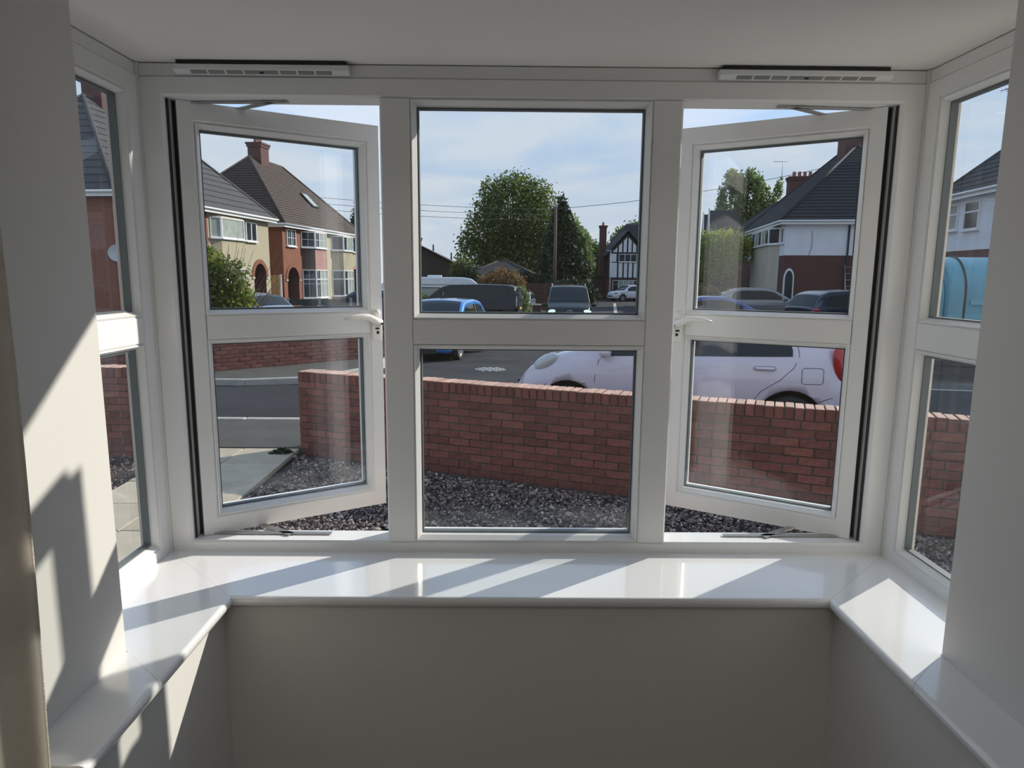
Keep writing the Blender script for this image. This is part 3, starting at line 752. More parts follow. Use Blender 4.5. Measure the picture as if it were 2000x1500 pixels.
def arch_poly(x0, x1, zs, zt, zb, n=12):
    """doorway outline: springing zs, crown zt"""
    c = (x0+x1)/2; r = (x1-x0)/2
    return [(x0, zb)]+[(c-r*math.cos(PI*k/n), zs+(zt-zs)*math.sin(PI*k/n)) for k in range(n+1)]+[(x1, zb)]
def arch_door(root, wallobj, x0, x1, zs, zt, zb, ringm, door=WHITE, depth=.8):
    cm = MB(); cm.m(wallobj.data.materials[0]); cm.prism(arch_poly(x0, x1, zs, zt, zb), -.2, depth, DKBRICK, axis='y'); cme = cm.mesh('c'); q = bmesh.new(); q.from_mesh(cme); bmesh.ops.recalc_face_normals(q, faces=q.faces[:]); q.to_mesh(cme); q.free(); cut(wallobj, [cme])
    mb = MB(); o = arch_poly(x0-.22, x1+.22, zs, zt+.22, zs, 16)[1:-1]; i = arch_poly(x0, x1, zs, zt, zs, 16)[1:-1]; n = len(o)
    vs = [(a, -.04, b) for a, b in o]+[(a, -.04, b) for a, b in i]+[(a, .02, b) for a, b in o]+[(a, .02, b) for a, b in i]
    fs = []
    for k in range(n-1): fs += [(k, k+1, n+k+1, n+k), (k, 2*n+k, 2*n+k+1, k+1), (n+k, n+k+1, 3*n+k+1, 3*n+k)]
    mb.add(vs, fs, ringm)
    for a, b in ((x0-.24, x0), (x1, x1+.24)): mb.box((a, -.06, zs-.1), (b, .02, zs), KERB)
    mb.build('porch_arch', root, fix=True)
    mb = MB(); w_ = (x1-x0)*.8; mb.box((x0+(x1-x0)*.1, depth-.06, zb), (x0+(x1-x0)*.9, depth-.002, zs), door)
    mb.box((x0+(x1-x0)*.5-.2, depth-.07, zb+1.1), (x0+(x1-x0)*.5+.2, depth-.05, zs-.15), HGLASS); mb.build('front_door', root)
def canted_bay(root, xs, o, z0, z1, wins, body, near=None, nx=3, gb=0, glass=None, mats=None):
    """xs = four positions along the wall; o = projection; wins = [(zb, h, tr)] window bands"""
    a, b, c, d = xs; pts = [(a, 0), (b, -o), (c, -o), (d, 0)]
    mb = MB()
    for i in range(3):
        (ax, ay), (bx, by) = pts[i], pts[i+1]; m = (mats or [body]*3)[i]
        mb.add([(ax, ay, z0), (bx, by, z0), (bx, by, z1), (ax, ay, z1)], [(0, 1, 2, 3)], m)
    mb.add([(a, 0, z1), (b, -o, z1), (c, -o, z1), (d, 0, z1)], [(0, 1, 2, 3)], WHITE); mb.build('bay', root)
    for zb, h, tr, gz_ in wins:
        for i in range(3):
            (ax, ay), (bx, by) = pts[i], pts[i+1]; L = math.hypot(bx-ax, by-ay); ang = math.atan2(by-ay, bx-ax)
            hwin(root, (ax+.0, ay, zb), ang, L, h, nx=(nx if i == 1 else 1), tr=tr, gb=gb, nz=1, glass=glass or HGLASS, d=.05)
def wallblock(root, x0, x1, W, z0, z1, m, y0=0):
    mb = MB(); mb.box((x0, y0, z0), (x1, W, z1), m); return mb.build('wall', root)

# A: red brick and cream semi, far left
hA = empty('house', (-13.1, 38.4, 0), math.atan2(12.5, 1.8)); tag(hA, 'orange brick semi-detached house with brown hipped roof and arched porch, lit by the sun', 'house')
wa = wallblock(hA, 0, 6.3, 8, -2, 3.5, HBRICK); wb = wallblock(hA, 6.3, 12.6, 8, -2, 3.499, CREAM)
arch_door(hA, wa, .45, 1.95, .35, 1.07, -1.2, HBRICK); arch_door(hA, wb, 10.65, 12.1, .35, 1.07, -1.2, PINKB)
hip_roof(hA, 12.6, 8, 3.53, 8.0, 4.1, 8.5, TILE_BR, n=26)
chimney(hA, (5.3, 4), 1.05, .9, 6.8, 9.0, DKBRICK, 3)
canted_bay(hA, (2.44, 3.1, 4.85, 5.5), .6, -1.6, 3.3, [(2.3, .96, 0, 0), (-.8, 1.75, .66, 0)], PINKB, gb=1, mats=[TILE_BR, PINKB, PINKB], glass=[HGLASS, CURT_G, CURT_G])
canted_bay(hA, (7.1, 7.75, 9.5, 10.15), .6, -1.6, 3.3, [(2.3, .96, 0, 0), (-.8, 1.75, .66, 0)], CREAM, gb=0, mats=[CREAM]*3, glass=[HGLASS, CURT_G, CURT_G])
hwin(hA, (.5, 0, 2.3), 0, 1.15, .98, nx=2, gb=1); hwin(hA, (11.0, 0, 2.3), 0, .9, .98, nx=1)
mb = MB(); M = T(6.9, .62+.0, 5.1); 
# roof light on the sunny slope
sl = math.atan2(8.0-3.53, 4.35); mb.box((-.45, 0, .03), (.45, 1.3, .10), TIMBER, T(7.4, 1.15, 5.12) @ Matrix.Rotation(sl, 4, 'X')); rl = mb.build('roof_window', hA)
mb = MB(); mb.box((-.36, .08, .10), (.36, 1.2, .115), CURT_G, T(7.4, 1.15, 5.12) @ Matrix.Rotation(sl, 4, 'X')); mb.build('pane', rl)
# B: brick and cream pair nearer, left
hB = empty('house', (-14.5, 23.9, 0), math.atan2(12.2, 1.55)); tag(hB, 'cream rendered house with grey ribbed tile roof behind the leafy bush', 'house')
wa = wallblock(hB, 0, 6.15, 8, -2, 3.52, HBRICK); wb = wallblock(hB, 6.15, 12.0, 8, -2, 3.519, CREAM)
arch_door(hB, wb, 10.2, 11.5, .5, 1.2, -1.2, HBRICK)
hip_roof(hB, 12.0, 8, 3.58, 8.0, 4.1, 8.0, TILE_GR, n=14)
for o in hB.children:
    pass
chimney(hB, (5.2, 4), 1.2, .9, 6.8, 9.0, DKBRICK, 3)
canted_bay(hB, (6.3, 6.75, 8.8, 9.25), .3, -1.6, 3.3, [(2.3, .95, 0, 0), (-.6, 1.5, .66, 0)], CREAM, nx=1, glass=[CURT_G])
hwin(hB, (9.5, 0, 2.3), 0, 1.1, .95, nx=2)
hwin(hB, (2.2, 0, 2.3), 0, 1.7, .98, nx=2)
mb = MB(); mb.lathe([(0, 0), (.12, .012), (.22, .045), (.33, .11)], PLAST_W, T(-.12, -.16, 1.35) @ RZ(R(-60)) @ Matrix.Rotation(R(75), 4, 'X')); mb.tube([(-.1, -.12, 1.3), (.05, .02, 1.2)], .02, STEEL)
o = mb.build('satellite_dish'); o.matrix_world = hB.matrix_basis.copy(); o['label'] = 'pale grey satellite dish on the brick corner of the near left house'; o['category'] = 'satellite dish'
# R: white rendered over dark brick, right
hR = empty('house', (16.4, 46.4, 0), math.atan2(-11.9, -1.9)); tag(hR, 'house with white rendered upper storey over dark brick and a large dark hipped roof', 'house')
wu = wallblock(hR, 0, 12.04, 9, 1.85, 3.5, RENDER_W); wl = wallblock(hR, 0, 12.02, 8.98, -2, 1.85, DKBRICK, y0=.02)
hip_roof(hR, 12.04, 9, 3.62, 8.1, 4.2, 7.6, TILE_DK, n=24)
chimney(hR, (6.6, 4.5), 1.5, 1.0, 6.8, 9.1, DKBRICK, 3)
canted_bay(hR, (5.0, 5.45, 10.2, 10.9), .45, -1.6, 3.4, [(2.5, .85, 0, 0)], BEIGE, nx=5, glass=[HGLASS, CURT_G])
hwin(hR, (11.25, 0, 2.5), 0, .6, .8, nx=1)
# arched side door on the wall that faces the camera (local x = 12.04)
mb = MB(); pz = arch_poly(.03, .56, .6, 1.18, -1.5)
mb.prism([(b, c) for b, c in pz], 12.02, 12.10, WHITE, axis='x'); mb.build('side_door', hR, fix=True)
mb = MB(); pz = arch_poly(.10, .49, .6, 1.06, -1.3); mb.prism(pz, 12.09, 12.115, HGLASS, axis='x'); mb.build('door_glass', hR, fix=True)
mb = MB()
for x_, y_, z_ in ((0, 0, 0),):
    mb.tube([(12.10, 3.1, 3.4), (12.10, 3.1, -1.8)], .05, TIMBER); mb.tube([(12.1, 1.3, 3.1), (12.1, 1.32, 2.3), (12.09, 1.2, 1.86)], .012, WIRE)
mb.build('downpipe', hR)
# leaning ladder beside the house
lad = empty('ladder', (17.55, 33.3, -1.5), R(-8)); tag(lad, 'ladder leaning on the dark brick wall behind the dark blue estate car', 'ladder')
for x in (-.2, .2):
    mb = MB(); mb.tube([(x, -.2, 0), (x+.0, .55, 2.9)], .03, STEEL); mb.build('rail', lad)
for k in range(9): mb = MB(); t = (k+.5)/9; mb.tube([(-.2, -.2+.75*t, 2.9*t), (.2, -.2+.75*t, 2.9*t)], .015, STEEL, seg=6); mb.build('rung', lad)
# C: next pair behind it, with white bargeboards
hC = empty('house', (18.6, 62, 0), math.atan2(-11.9, -1.9)); tag(hC, 'dark roofed house with pointed white gable boards behind the lime green shrub', 'house')
wallblock(hC, 0, 12, 9, -2, 3.2, DKBRICK); hip_roof(hC, 12, 9, 3.25, 6.8, 3, 9, TILE_DK, n=14)
chimney(hC, (11.0, 5.0), 1.0, 1.9, 3.0, 8.1, DKBRICK, 4)
for k, x in enumerate((2.2, 6.0)):
    mb = MB(); mb.prism([(x-.9, 3.2), (x, 6.2), (x+.9, 3.2)], -.9, 1.5, TILE_DK, axis='y'); mb.build('gable', hC, fix=True)
    mb = MB(); mb.prism([(x-1.05, 3.1), (x, 6.4), (x+1.05, 3.1), (x+.8, 3.1), (x, 5.7), (x-.8, 3.1)], -1.0, -.9, WHITE, axis='y'); mb.build('bargeboard', hC, fix=True)
# D: nearest on the right, seen through the side window
hD = empty('house', (17.4, 26.0, 0), math.atan2(-.99, -.11)); tag(hD, 'white rendered house seen through the right side window, dark roof rising steeply', 'house')
wallblock(hD, 0, 13, 9, 1.75, 3.7, RENDER_W); wallblock(hD, .02, 12.98, 8.98, -2, 1.75, DKBRICK, y0=.02)
hip_roof(hD, 13, 9, 3.85, 8.6, 4.0, 9.0, TILE_DK, n=22)
chimney(hD, (7.5, 4.5), 1.5, .9, 7.4, 9.8, DKBRICK, 3)
hwin(hD, (1.47, 0, 2.5), 0, 1.02, 1.05, nx=1, tr=.62); hwin(hD, (.1, 0, 2.55), 0, .95, .98, nx=1, tr=.6, glass=CURT_G)
def aerial(P, label, s=1.0, rz=0, n=6):
    r = empty('tv_aerial', P, rz); tag(r, label, 'aerial')
    mb = MB(); mb.tube([(0, 0, 0), (0, 0, 1.6*s)], .025*s, STEEL); mb.build('mast', r)
    mb = MB(); mb.tube([(-.8*s, 0, 1.5*s), (.5*s, 0, 1.5*s)], .018*s, STEEL)
    for k in range(n): x = -.75*s+1.2*s*k/(n-1); mb.tube([(x, -.2*s, 1.5*s), (x, .2*s, 1.5*s)], .012*s, STEEL, seg=5)
    mb.build('boom', r)
aerial((18.95, 24.3, 5.45), 'tall television aerial on the roof edge seen in the right side window', 1.35, R(12), 7)
aerial((19.15, 23.9, 5.75), 'shorter television aerial just below the tall one, right side window', .8, R(-10), 5)
aerial((20.9, 51.9, 8.1), 'thin television aerial beside the four pot chimney', .9)
mb = MB()
# E: pair on the left farther ahead (bungalows beyond the caravan)
hE = empty('bungalow', (-9.8, 55, -1.9), R(6)); tag(hE, 'low dark brick bungalow with brown gabled roof beyond the caravan', 'house')
BUNG = mat('bungalow_wall', (.055, .045, .042), .9, var=.15); wallblock(hE, 0, 6.6, 9, 0, 3.0, BUNG)
mb = MB(); mb.prism([(0, 3.0), (6.6, 3.0), (2.3, 5.0)], 0, 9, BUNG, axis='y'); mb.build('gable', hE, fix=True)
for s, (p, q) in enumerate((((-.5, 2.8), (2.3, 5.1)), ((7.1, 2.75), (2.3, 5.1)))):
    mb = MB(); roof_plane(mb, (p[0], -.4 if s == 0 else 9.4, p[1]), (p[0], 9.4 if s == 0 else -.4, p[1]), (q[0], -.4 if s == 0 else 9.4, q[1]), (q[0], 9.4 if s == 0 else -.4, q[1]), 12, TILE_BR); o = mb.build('roof_tiles', hE); o['kind'] = 'stuff'
    mb = MB(); mb.prism([p, q, (q[0], q[1]+.06), (p[0], p[1]+.16)] if s == 0 else [q, p, (p[0], p[1]+.16), (q[0], q[1]+.06)], -.48, -.4, WHITE, axis='y'); mb.build('bargeboard', hE, fix=True)
hwin(hE, (2.2, 0, .9), 0, 1.9, 1.15, nx=2, glass=[CURT_G, HGLASS])
chimney(hE, (2.3, 4), .5, .5, 4.8, 5.8, DKBRICK, 1)
for x, y, z in ((3.6, 3, 4.6), (5.2, 5, 4.0)): mb = MB(); mb.tube([(x, y, z-.4), (x, y, z+.6)], .07, TIMBER); mb.build('flue', hE)
hF = empty('bungalow', (-4.4, 67, -1.9), R(-6)); tag(hF, 'small orange sided house half hidden behind the rust coloured bush', 'house')
wallblock(hF, 0, 7, 8, 0, 2.5, HBRICK); hip_roof(hF, 7, 8, 2.5, 4.1, 3.0, 4.0, TILE_DK, n=10)
hwin(hF, (2.6, 0, .9), 0, 1.5, 1.1, nx=2)
# T: half timbered house
hT = empty('house', (11.05, 74, -1.85), 0); tag(hT, 'half-timbered house with white panels and black beams at the end of the road', 'house')
wallblock(hT, 0, 8.5, 9, 0, 2.25, DKBRICK); wallblock(hT, 4.1, 8.5, 9, 2.25, 5.1, DKBRICK, y0=.4)
mb = MB(); mb.box((0, 0, 2.25), (4.1, 6, 5.1), TIMBER); mb.prism([(0, 5.1), (4.1, 5.1), (2.05, 7.2)], 0, 6, TIMBER, axis='y'); mb.build('timber_gable', hT, fix=True)
for z0, z1, xs in ((2.45, 4.05, (.12, .95, 1.13, 1.55, 1.72, 2.08, 2.25, 2.62, 2.80, 3.18, 3.36, 4.02)), (4.15, 5.02, (.12, .85, 3.32, 4.02))):
    for a, b in zip(xs[::2], xs[1::2]): mb = MB(); mb.box((a, -.03, z0), (b, .01, z1), RENDER_W); mb.build('white_panel', hT)
def gtop(x): return 5.1+(2.1*x/2.05 if x < 2.05 else 2.1*(4.1-x)/2.05)-.32
for a, b in ((.45, .92), (1.1, 1.45), (1.62, 1.96), (2.14, 2.48), (2.65, 3.0), (3.18, 3.65)):
    mb = MB(); mb.prism([(a, 5.2), (b, 5.2), (b, max(5.22, gtop(b))), (a, max(5.22, gtop(a)))], -.03, .01, RENDER_W, axis='y'); mb.build('white_panel', hT, fix=True)
hwin(hT, (1.1, -.02, 4.15), 0, 2.0, .85, nx=3); hwin(hT, (.5, 0, .75), 0, 3.0, 1.4, nx=5, glass=[HGLASS, CURT_G, CURT_G, CURT_G, HGLASS])
hwin(hT, (4.6, .4, 4.1), 0, 1.5, .95, nx=2); mb = MB(); mb.box((4.3, -.02, .3), (5.5, .06, 2.1), WHITE); mb.box((4.6, -.03, 1.6), (5.1, 0, 1.8), HGLASS); mb.build('front_door', hT)
for p, q in (((-.35, 4.75), (2.05, 7.45)), ((4.45, 4.75), (2.05, 7.45))):
    mb = MB(); mb.prism([p, q, (q[0], q[1]+.16), (p[0], p[1]+.16)] if p[0] < 0 else [q, p, (p[0], p[1]+.16), (q[0], q[1]+.16)], -.3, 6, TILE_DK, axis='y'); mb.build('gable_roof', hT, fix=True)
mb = MB(); roof_plane(mb, (1.5, .1, 5.0), (9, .1, 5.0), (2.6, 4.4, 8.6), (9, 4.4, 8.6), 14, TILE_DK); roof_plane(mb, (9, 9, 5.0), (0, 9, 5.0), (9, 4.4, 8.6), (2.6, 4.4, 8.6), 14, TILE_DK)
mb.add([(0, 9, 5), (1.5, .1, 5), (2.6, 4.4, 8.6)], [(0, 1, 2)], TILE_DK); o = mb.build('roof_tiles', hT); o['kind'] = 'stuff'
chimney(hT, (-.35, 2.5), .7, .9, 0, 8.2, DKBRICK, 1)
gr = empty('garage', (7.75, 76, -1.85), 0); tag(gr, 'low flat roofed garage left of the half-timbered house', 'garage')
wallblock(gr, 0, 2.6, 6, 0, 2.5, DKBRICK); mb = MB(); mb.box((-.1, -.2, 2.5), (2.7, 6, 2.7), TIMBER); mb.build('roof', gr)
mb = MB()
for k in range(6): mb.box((.3, -.04-.01*(k % 2), .05+.36*k), (2.2, .01, .38+.36*k), BLKPL)
mb.build('garage_door', gr)
# hidden-from-view grounds: side fences and walls
def fence(name, label, P, ang, L, h, z, mt, post, pn=1.8, cat='fence', planks=0):
    r = empty(name, (P[0], P[1], z), ang); tag(r, label, cat)
    n = max(1, round(L/pn)); w_ = L/n
    for i in range(n+1): mb = MB(); mb.box((i*w_-.05, -.05, -.2), (i*w_+.05, .05, h+.04), post); mb.build('post', r)
    for i in range(n):
        if planks:
            k = planks
            for q_ in range(k): mb = MB(); a = i*w_+.055+(w_-.11)*q_/k; mb.box((a+.004, -.015+.008*(q_ % 2), .02), (a+(w_-.11)/k-.004, .01+.008*(q_ % 2), h), mt); mb.build('plank', r)
        else:
            for q_ in range(5): mb = MB(); mb.box((i*w_+.05, -.02-.006*(q_ % 2), .02+q_*h/5), (i*w_+w_-.05, .015, (q_+1)*h/5-.008), mt); mb.build('board', r)
    return r
fence('garden_fence', 'black boarded fence with pale posts in front of the orange brick house', (-8.3, 24.0), R(14), 4.6, 1.3, -1.56, BLKPL, LAMPM, pn=1.3)
fence('timber_gate', 'tall wooden side gate between the cream house and the brick house', (-13.72, 37.2), R(5), .8, 1.75, -1.15, WOOD, WHITE, pn=1.4, planks=7, cat='gate')
fence('garden_fence', 'dark brown fence behind the black van at the foot of the conifer', (1.0, 50), R(-5), 3.6, 2.0, -1.85, mat('brown_fence', (.09, .05, .04), .9, var=.2), BARK, pn=1.8)

# ================================================================ CARS
def smooth(pts, x, r=.05):
    xs = [p[0] for p in pts]; ys = [p[1] for p in pts]
    return float(np.mean(np.interp([x-r, x-r/2, x, x+r/2, x+r], xs, ys)))
class Car: pass
def car(label, P, heading, z, L, W, paint, top, belt, wheels, wr, side_win, front, rear, zb=.2, plan=None, lights=None, cat='car', name='car', roofm=None, crown=.035, tumble=.30, nose=.9, group=None, rimm=None, kind='hatch', pillarm=None):
    """x from 0 (rear bumper) to L (front bumper); y half width, left side = +y (driver faces +x)"""
    C = Car()
    plan = plan or [(0, .80), (.12, .90), (.5, .97), (L*.35, 1), (L*.7, 1), (L-.55, .95), (L-.15, .80), (L, .58)]
    Wh = W/2
    def tp(x): return smooth(top, x, .07)
    def bl(x): return min(smooth(belt, x, .05), tp(x)-.07)
    def bt(x): return zb+.10*max(0, 1-x/.5)**2+.08*max(0, 1-(L-x)/.5)**2
    def wd(x): return Wh*smooth(plan, x, .07)
    def ys(x, zz):
        w_ = wd(x); b = bl(x); t = tp(x); q = bt(x)
        if zz <= b:
            s = max(0, (zz-q)/(b-q)); return w_*(1-.085*abs(s-.58)**2/.33)
        yb = w_*(1-.085*abs(1-.58)**2/.33); h = t-b
        wr_ = yb-.02-tumble*h
        return yb+(wr_-yb)*((zz-b)/h)
    def ztop(x, y):
        r = rad(x); yt = ys(x, tp(x)-r)
        return tp(x)+crown*(1-(y/max(.01, yt))**2)-.0
    def rad(x): return min(.09, (tp(x)-bl(x))*.55)
    root = empty(name, (P[0], P[1], z), heading); tag(root, label, cat, group)
    xs = sorted(set([0, .02, .06]+list(np.arange(.12, L-.1, .085))+[L-.1, L-.05, L-.02, L]))
    rings = []
    for x in xs:
        b = bl(x); t = tp(x); q = bt(x); r = rad(x); half = []
        half.append((wd(x)*.75, q)); 
        for k in range(7): zz = q+(b-q)*k/6; half.append((ys(x, zz)-(.02 if k == 0 else 0), zz))
        for k in range(1, 6): zz = b+(t-r-b)*k/5; half.append((ys(x, zz), zz))
        yt = ys(x, t-r)
        for k in range(1, 5):
            a = PI/2*k/4; half.append((yt-r*.9*(1-math.cos(a)), t-r+r*math.sin(a)))
        y1 = half[-1][0]
        for k in (1, 2): y = y1*(1-k/3); half.append((y, t+crown*(1-(y/y1)**2)*min(1, y1)))
        rings.append([(x, y, zz) for y, zz in half]+[(x, 0, t+crown*min(1, y1))]+[(x, -y, zz) for y, zz in half[::-1]])
    n = len(rings[0]); V = [p for r_ in rings for p in r_]; F = []
    for i in range(len(rings)-1):
        for k in range(n): F.append((i*n+k, i*n+(k+1) % n, (i+1)*n+(k+1) % n, (i+1)*n+k))
    F.append(tuple(range(n))); F.append(tuple((len(rings)-1)*n+k for k in range(n))[::-1])
    me = bpy.data.meshes.new('body'); me.from_pydata(V, [], F); me.materials.append(paint); me.materials.append(BLKPL)
    q_ = bmesh.new(); q_.from_mesh(me); bmesh.ops.recalc_face_normals(q_, faces=q_.faces[:]); q_.to_mesh(me); q_.free()
    for p in me.polygons: p.use_smooth = len(p.vertices) == 4
    body = bpy.data.objects.new('body', me); COL.objects.link(body)
    cs = []
    for wx in wheels:
        c_ = MB(); c_.m(paint); c_.lathe([(0, -Wh-.2), (wr+.055, -Wh-.2), (wr+.055, -Wh+.28), (0, -Wh+.28)], BLKPL, T(wx, 0, wr+.01) @ Matrix.Rotation(PI/2, 4, 'X'), seg=28, smooth=False); cs.append(c_.mesh('cut'))
        c_ = MB(); c_.m(paint); c_.lathe([(0, Wh-.28), (wr+.055, Wh-.28), (wr+.055, Wh+.2), (0, Wh+.2)], BLKPL, T(wx, 0, wr+.01) @ Matrix.Rotation(PI/2, 4, 'X'), seg=28, smooth=False); cs.append(c_.mesh('cut'))
    cut(body, cs); body.parent = root
    # wheels
    for wx in wheels:
        for sy in (-1, 1):
            M = T(wx, sy*(Wh-.115), wr) @ Matrix.Rotation(-sy*PI/2, 4, 'X')
            mb = MB(); mb.lathe([(wr*.62, -.09), (wr*.9, -.095), (wr, -.06), (wr, .06), (wr*.9, .095), (wr*.66, .09), (wr*.62, .07)], TYRE, M, seg=28); wo = mb.build('wheel', root, fix=True)
            mb = MB(); mb.lathe([(wr*.64, .0), (wr*.66, .085), (wr*.60, .075), (wr*.58, .02)], rimm or ALLOY, M, seg=24)
            mb.lathe([(0, .02), (wr*.6, .02)], BLKPL, M, seg=24); mb.lathe([(0, .075), (wr*.13, .072), (wr*.15, .03)], rimm or ALLOY, M, seg=12)
            for k in range(7):
                mb.prism([(wr*.1, -.022), (wr*.61, -.03), (wr*.61, .03), (wr*.1, .022)], .035, .068, rimm or ALLOY, M @ RZ(2*PI*k/7))
            mb.build('rim', wo)
    def patch(grid, mt, nm, parent=None, th=0, label=None):
        """grid of points -> thin sheet closed by an offset"""
        nr, nc = len(grid), len(grid[0]); mb = MB(); vs = [p for r_ in grid for p in r_]
        mb.add(vs, [(i*nc+j, i*nc+j+1, (i+1)*nc+j+1, (i+1)*nc+j) for i in range(nr-1) for j in range(nc-1)], mt, smooth=True)
        o = mb.build(nm, parent or root); 
        if label: o['label'] = label
        return o
    # side glass
    gaps = []
    for i_, sw in enumerate(side_win):
        x0, x1, lo, hi = sw[:4]; rq = sw[4] if len(sw) > 4 else (.16 if i_ == 0 else 0)
        if i_ < len(side_win)-1: gaps.append((x1, side_win[i_+1][0], lo, hi, 0, BLKPL))
        for sy in (-1, 1):
            g = []
            for i in range(13):
                x = x0+(x1-x0)*(i/12)**(1.4 if rq else 1); za = bl(x)+lo; zc_ = max(za+.004, tp(x)-rad(x)*.6-hi); row = []
                if rq and x < x0+rq: zc_ = za+(zc_-za)*(.25+.75*math.sqrt(max(0, 1-((x0+rq-x)/rq)**2)))
                e = min(i, 12-i); 
                for k in range(6):
                    zz = za+(zc_-za)*k/5; row.append((x, sy*(ys(x, min(zz, tp(x)-rad(x)))+.005), zz))
                g.append(row if sy > 0 else row[::-1])
            patch(g, CGLASS, 'side_window')
    for x0, x1, lo, hi, rq, mm in gaps:
        if x1-x0 > .12: continue
        for sy in (-1, 1):
            g = []
            for i in range(3):
                x = x0+(x1-x0)*i/2; za = bl(x)+lo; zc_ = tp(x)-rad(x)*.6-hi
                row = [(x, sy*(ys(x, min(za+(zc_-za)*k/5, tp(x)-rad(x)))+.004), za+(zc_-za)*k/5) for k in range(6)]
                g.append(row if sy > 0 else row[::-1])
            patch(g, mm, 'pillar_trim')
    # windscreen, rear screen
    for (xa, xb, m_, nm) in ((front[0], front[1], .07, 'windscreen'), (rear[0], rear[1], .09, 'rear_window')):
        g = []
        for i in range(9):
            x = xa+(xb-xa)*i/8; r = rad(x); yt = ys(x, tp(x)-r)-r*.9-.015; row = []
            sl = (tp(x+.03)-tp(x-.03))/.06; nrm = Vector((-sl, 0, 1)).normalized()*.007
            for k in range(9):
                y = -yt+2*yt*k/8; row.append((x+nrm.x, y, tp(x)+crown*(1-(y/(yt+.015))**2)+nrm.z))
            g.append(row)
        patch(g, CGLASS, nm)
    def seam(pts, nm='door_seam', wd_=.006, mt=SEAL, sides=(-1, 1), off=.002, parent=None):
        for sy in sides:
            mb = MB(); ring_ = []
            P3 = [Vector((x, sy*(ys(x, zz)+off), zz)) for x, zz in pts]
            for i, p in enumerate(P3):
                d = (P3[min(i+1, len(P3)-1)]-P3[max(i-1, 0)]).normalized(); n_ = Vector((-d.z, 0, d.x)).normalized()*wd_/2
                ring_ += [p-n_, p+n_]
            mb.add(ring_, [(2*i, 2*i+1, 2*i+3, 2*i+2) for i in range(len(P3)-1)], mt); mb.build(nm, parent or root)
    C.root, C.ys, C.tp, C.bl, C.patch, C.seam, C.L, C.W, C.bt = root, ys, tp, bl, patch, seam, L, W, bt
    # mirrors
    for sy in (-1, 1):
        mb = MB(); x = front[0]-.12 if False else front[1]+(front[0]-front[1])*.72; zz = bl(x)+.09
        mb.ell((x, sy*(ys(x, zz-.05)+.13), zz), (.075, .12, .075), lights.get('mirror', paint) if lights else paint); mb.build('wing_mirror', root)
    # lamps and plates
    lt = lights or {}
    for sy in (-1, 1):
        if 'front' in lt:
            lx, ly, lz, rx, ry, rz_, m_, ay = lt['front']
            mb = MB(); mb.ell((0, 0, 0), (rx, ry, rz_), m_, T(lx, sy*ly, lz) @ RZ(-sy*R(lt.get('fa', 28))) @ Matrix.Rotation(R(ay), 4, 'Y')); o = mb.build('head_lamp', root)
        if 'rear' in lt:
            lx, ly, lz, rx, ry, rz_, m_, ay = lt['rear']
            mb = MB(); mb.ell((0, 0, 0), (rx, ry, rz_), m_, T(lx, sy*ly, lz) @ RZ(sy*R(25)) @ Matrix.Rotation(R(ay), 4, 'Y')); o = mb.build('tail_lamp', root); o['label'] = 'red tail lamp'
    pz = lt.get('plate', .6)
    mb = MB(); mb.box((-.02, -.26, pz), (.03, .26, pz+.11), YELPL); o = mb.build('number_plate', root); o['label'] = 'yellow rear number plate'
    mb = MB(); mb.box((L-.03, -.26, .36), (L+.012, .26, .47), WHIPL); o = mb.build('number_plate', root); o['label'] = 'white front number plate'
    mb = MB(); mb.box((L-.10, -.5*Wh, .5), (L+.008, .5*Wh, .60), BLKPL); mb.box((L-.10, -.55*Wh, .24), (L+.004, .55*Wh, .35), BLKPL); mb.build('grille', root)
    return C
def paint(name, c, rough=.22, metal=.25): return mat(name, c, rough, metal=metal, coat=1)
PW = paint('lilac_white_paint', (.66, .62, .70), .3, 0); PBLUE = paint('light_blue_paint', (.045, .26, .72), .25, .2); PBLK = mat('black_paint', (.006, .007, .010), .25, coat=.35, spec=.3)
PNAVY = paint('navy_paint', (.015, .025, .055)); PSIL = paint('silver_blue_paint', (.30, .34, .42)); PVIO = paint('deep_blue_paint', (.045, .075, .26))
PWHITE = paint('pure_white_paint', (.75, .77, .80), .3, 0); PGREY = paint('grey_paint', (.22, .22, .23))
def head(dx, dy): return math.atan2(dy, dx)

# --- white small hatchback just beyond the wall
m = car('pale lilac white small rounded hatchback parked just beyond the brick garden wall', (0, 0), 0, -1.36, 3.72, 1.665, PW,
    top=[(0, .95), (.10, 1.06), (.32, 1.33), (.62, 1.43), (1.1, 1.47), (1.75, 1.465), (2.15, 1.41), (2.45, 1.27), (2.85, 1.05), (3.2, .96), (3.45, .86), (3.62, .72), (3.72, .52)],
    belt=[(0, .95), (.3, 1.02), (.8, 1.0), (2.0, .97), (2.9, .93), (3.72, .6)], wheels=(.60, 3.03), wr=.305,
    side_win=[(.60, 1.70, .03, .06, .30), (1.75, 2.66, .03, .06, 0)], front=(2.78, 2.12), rear=(.10, .50),
    lights=dict(front=(3.36, .615, .82, .25, .075, .10, CLEARL, 34), fa=27, rear=(.12, .715, .97, .075, .05, .20, REDL, 12), mirror=PW, plate=.62), rimm=ALLOY)
hd = math.radians(164.9)
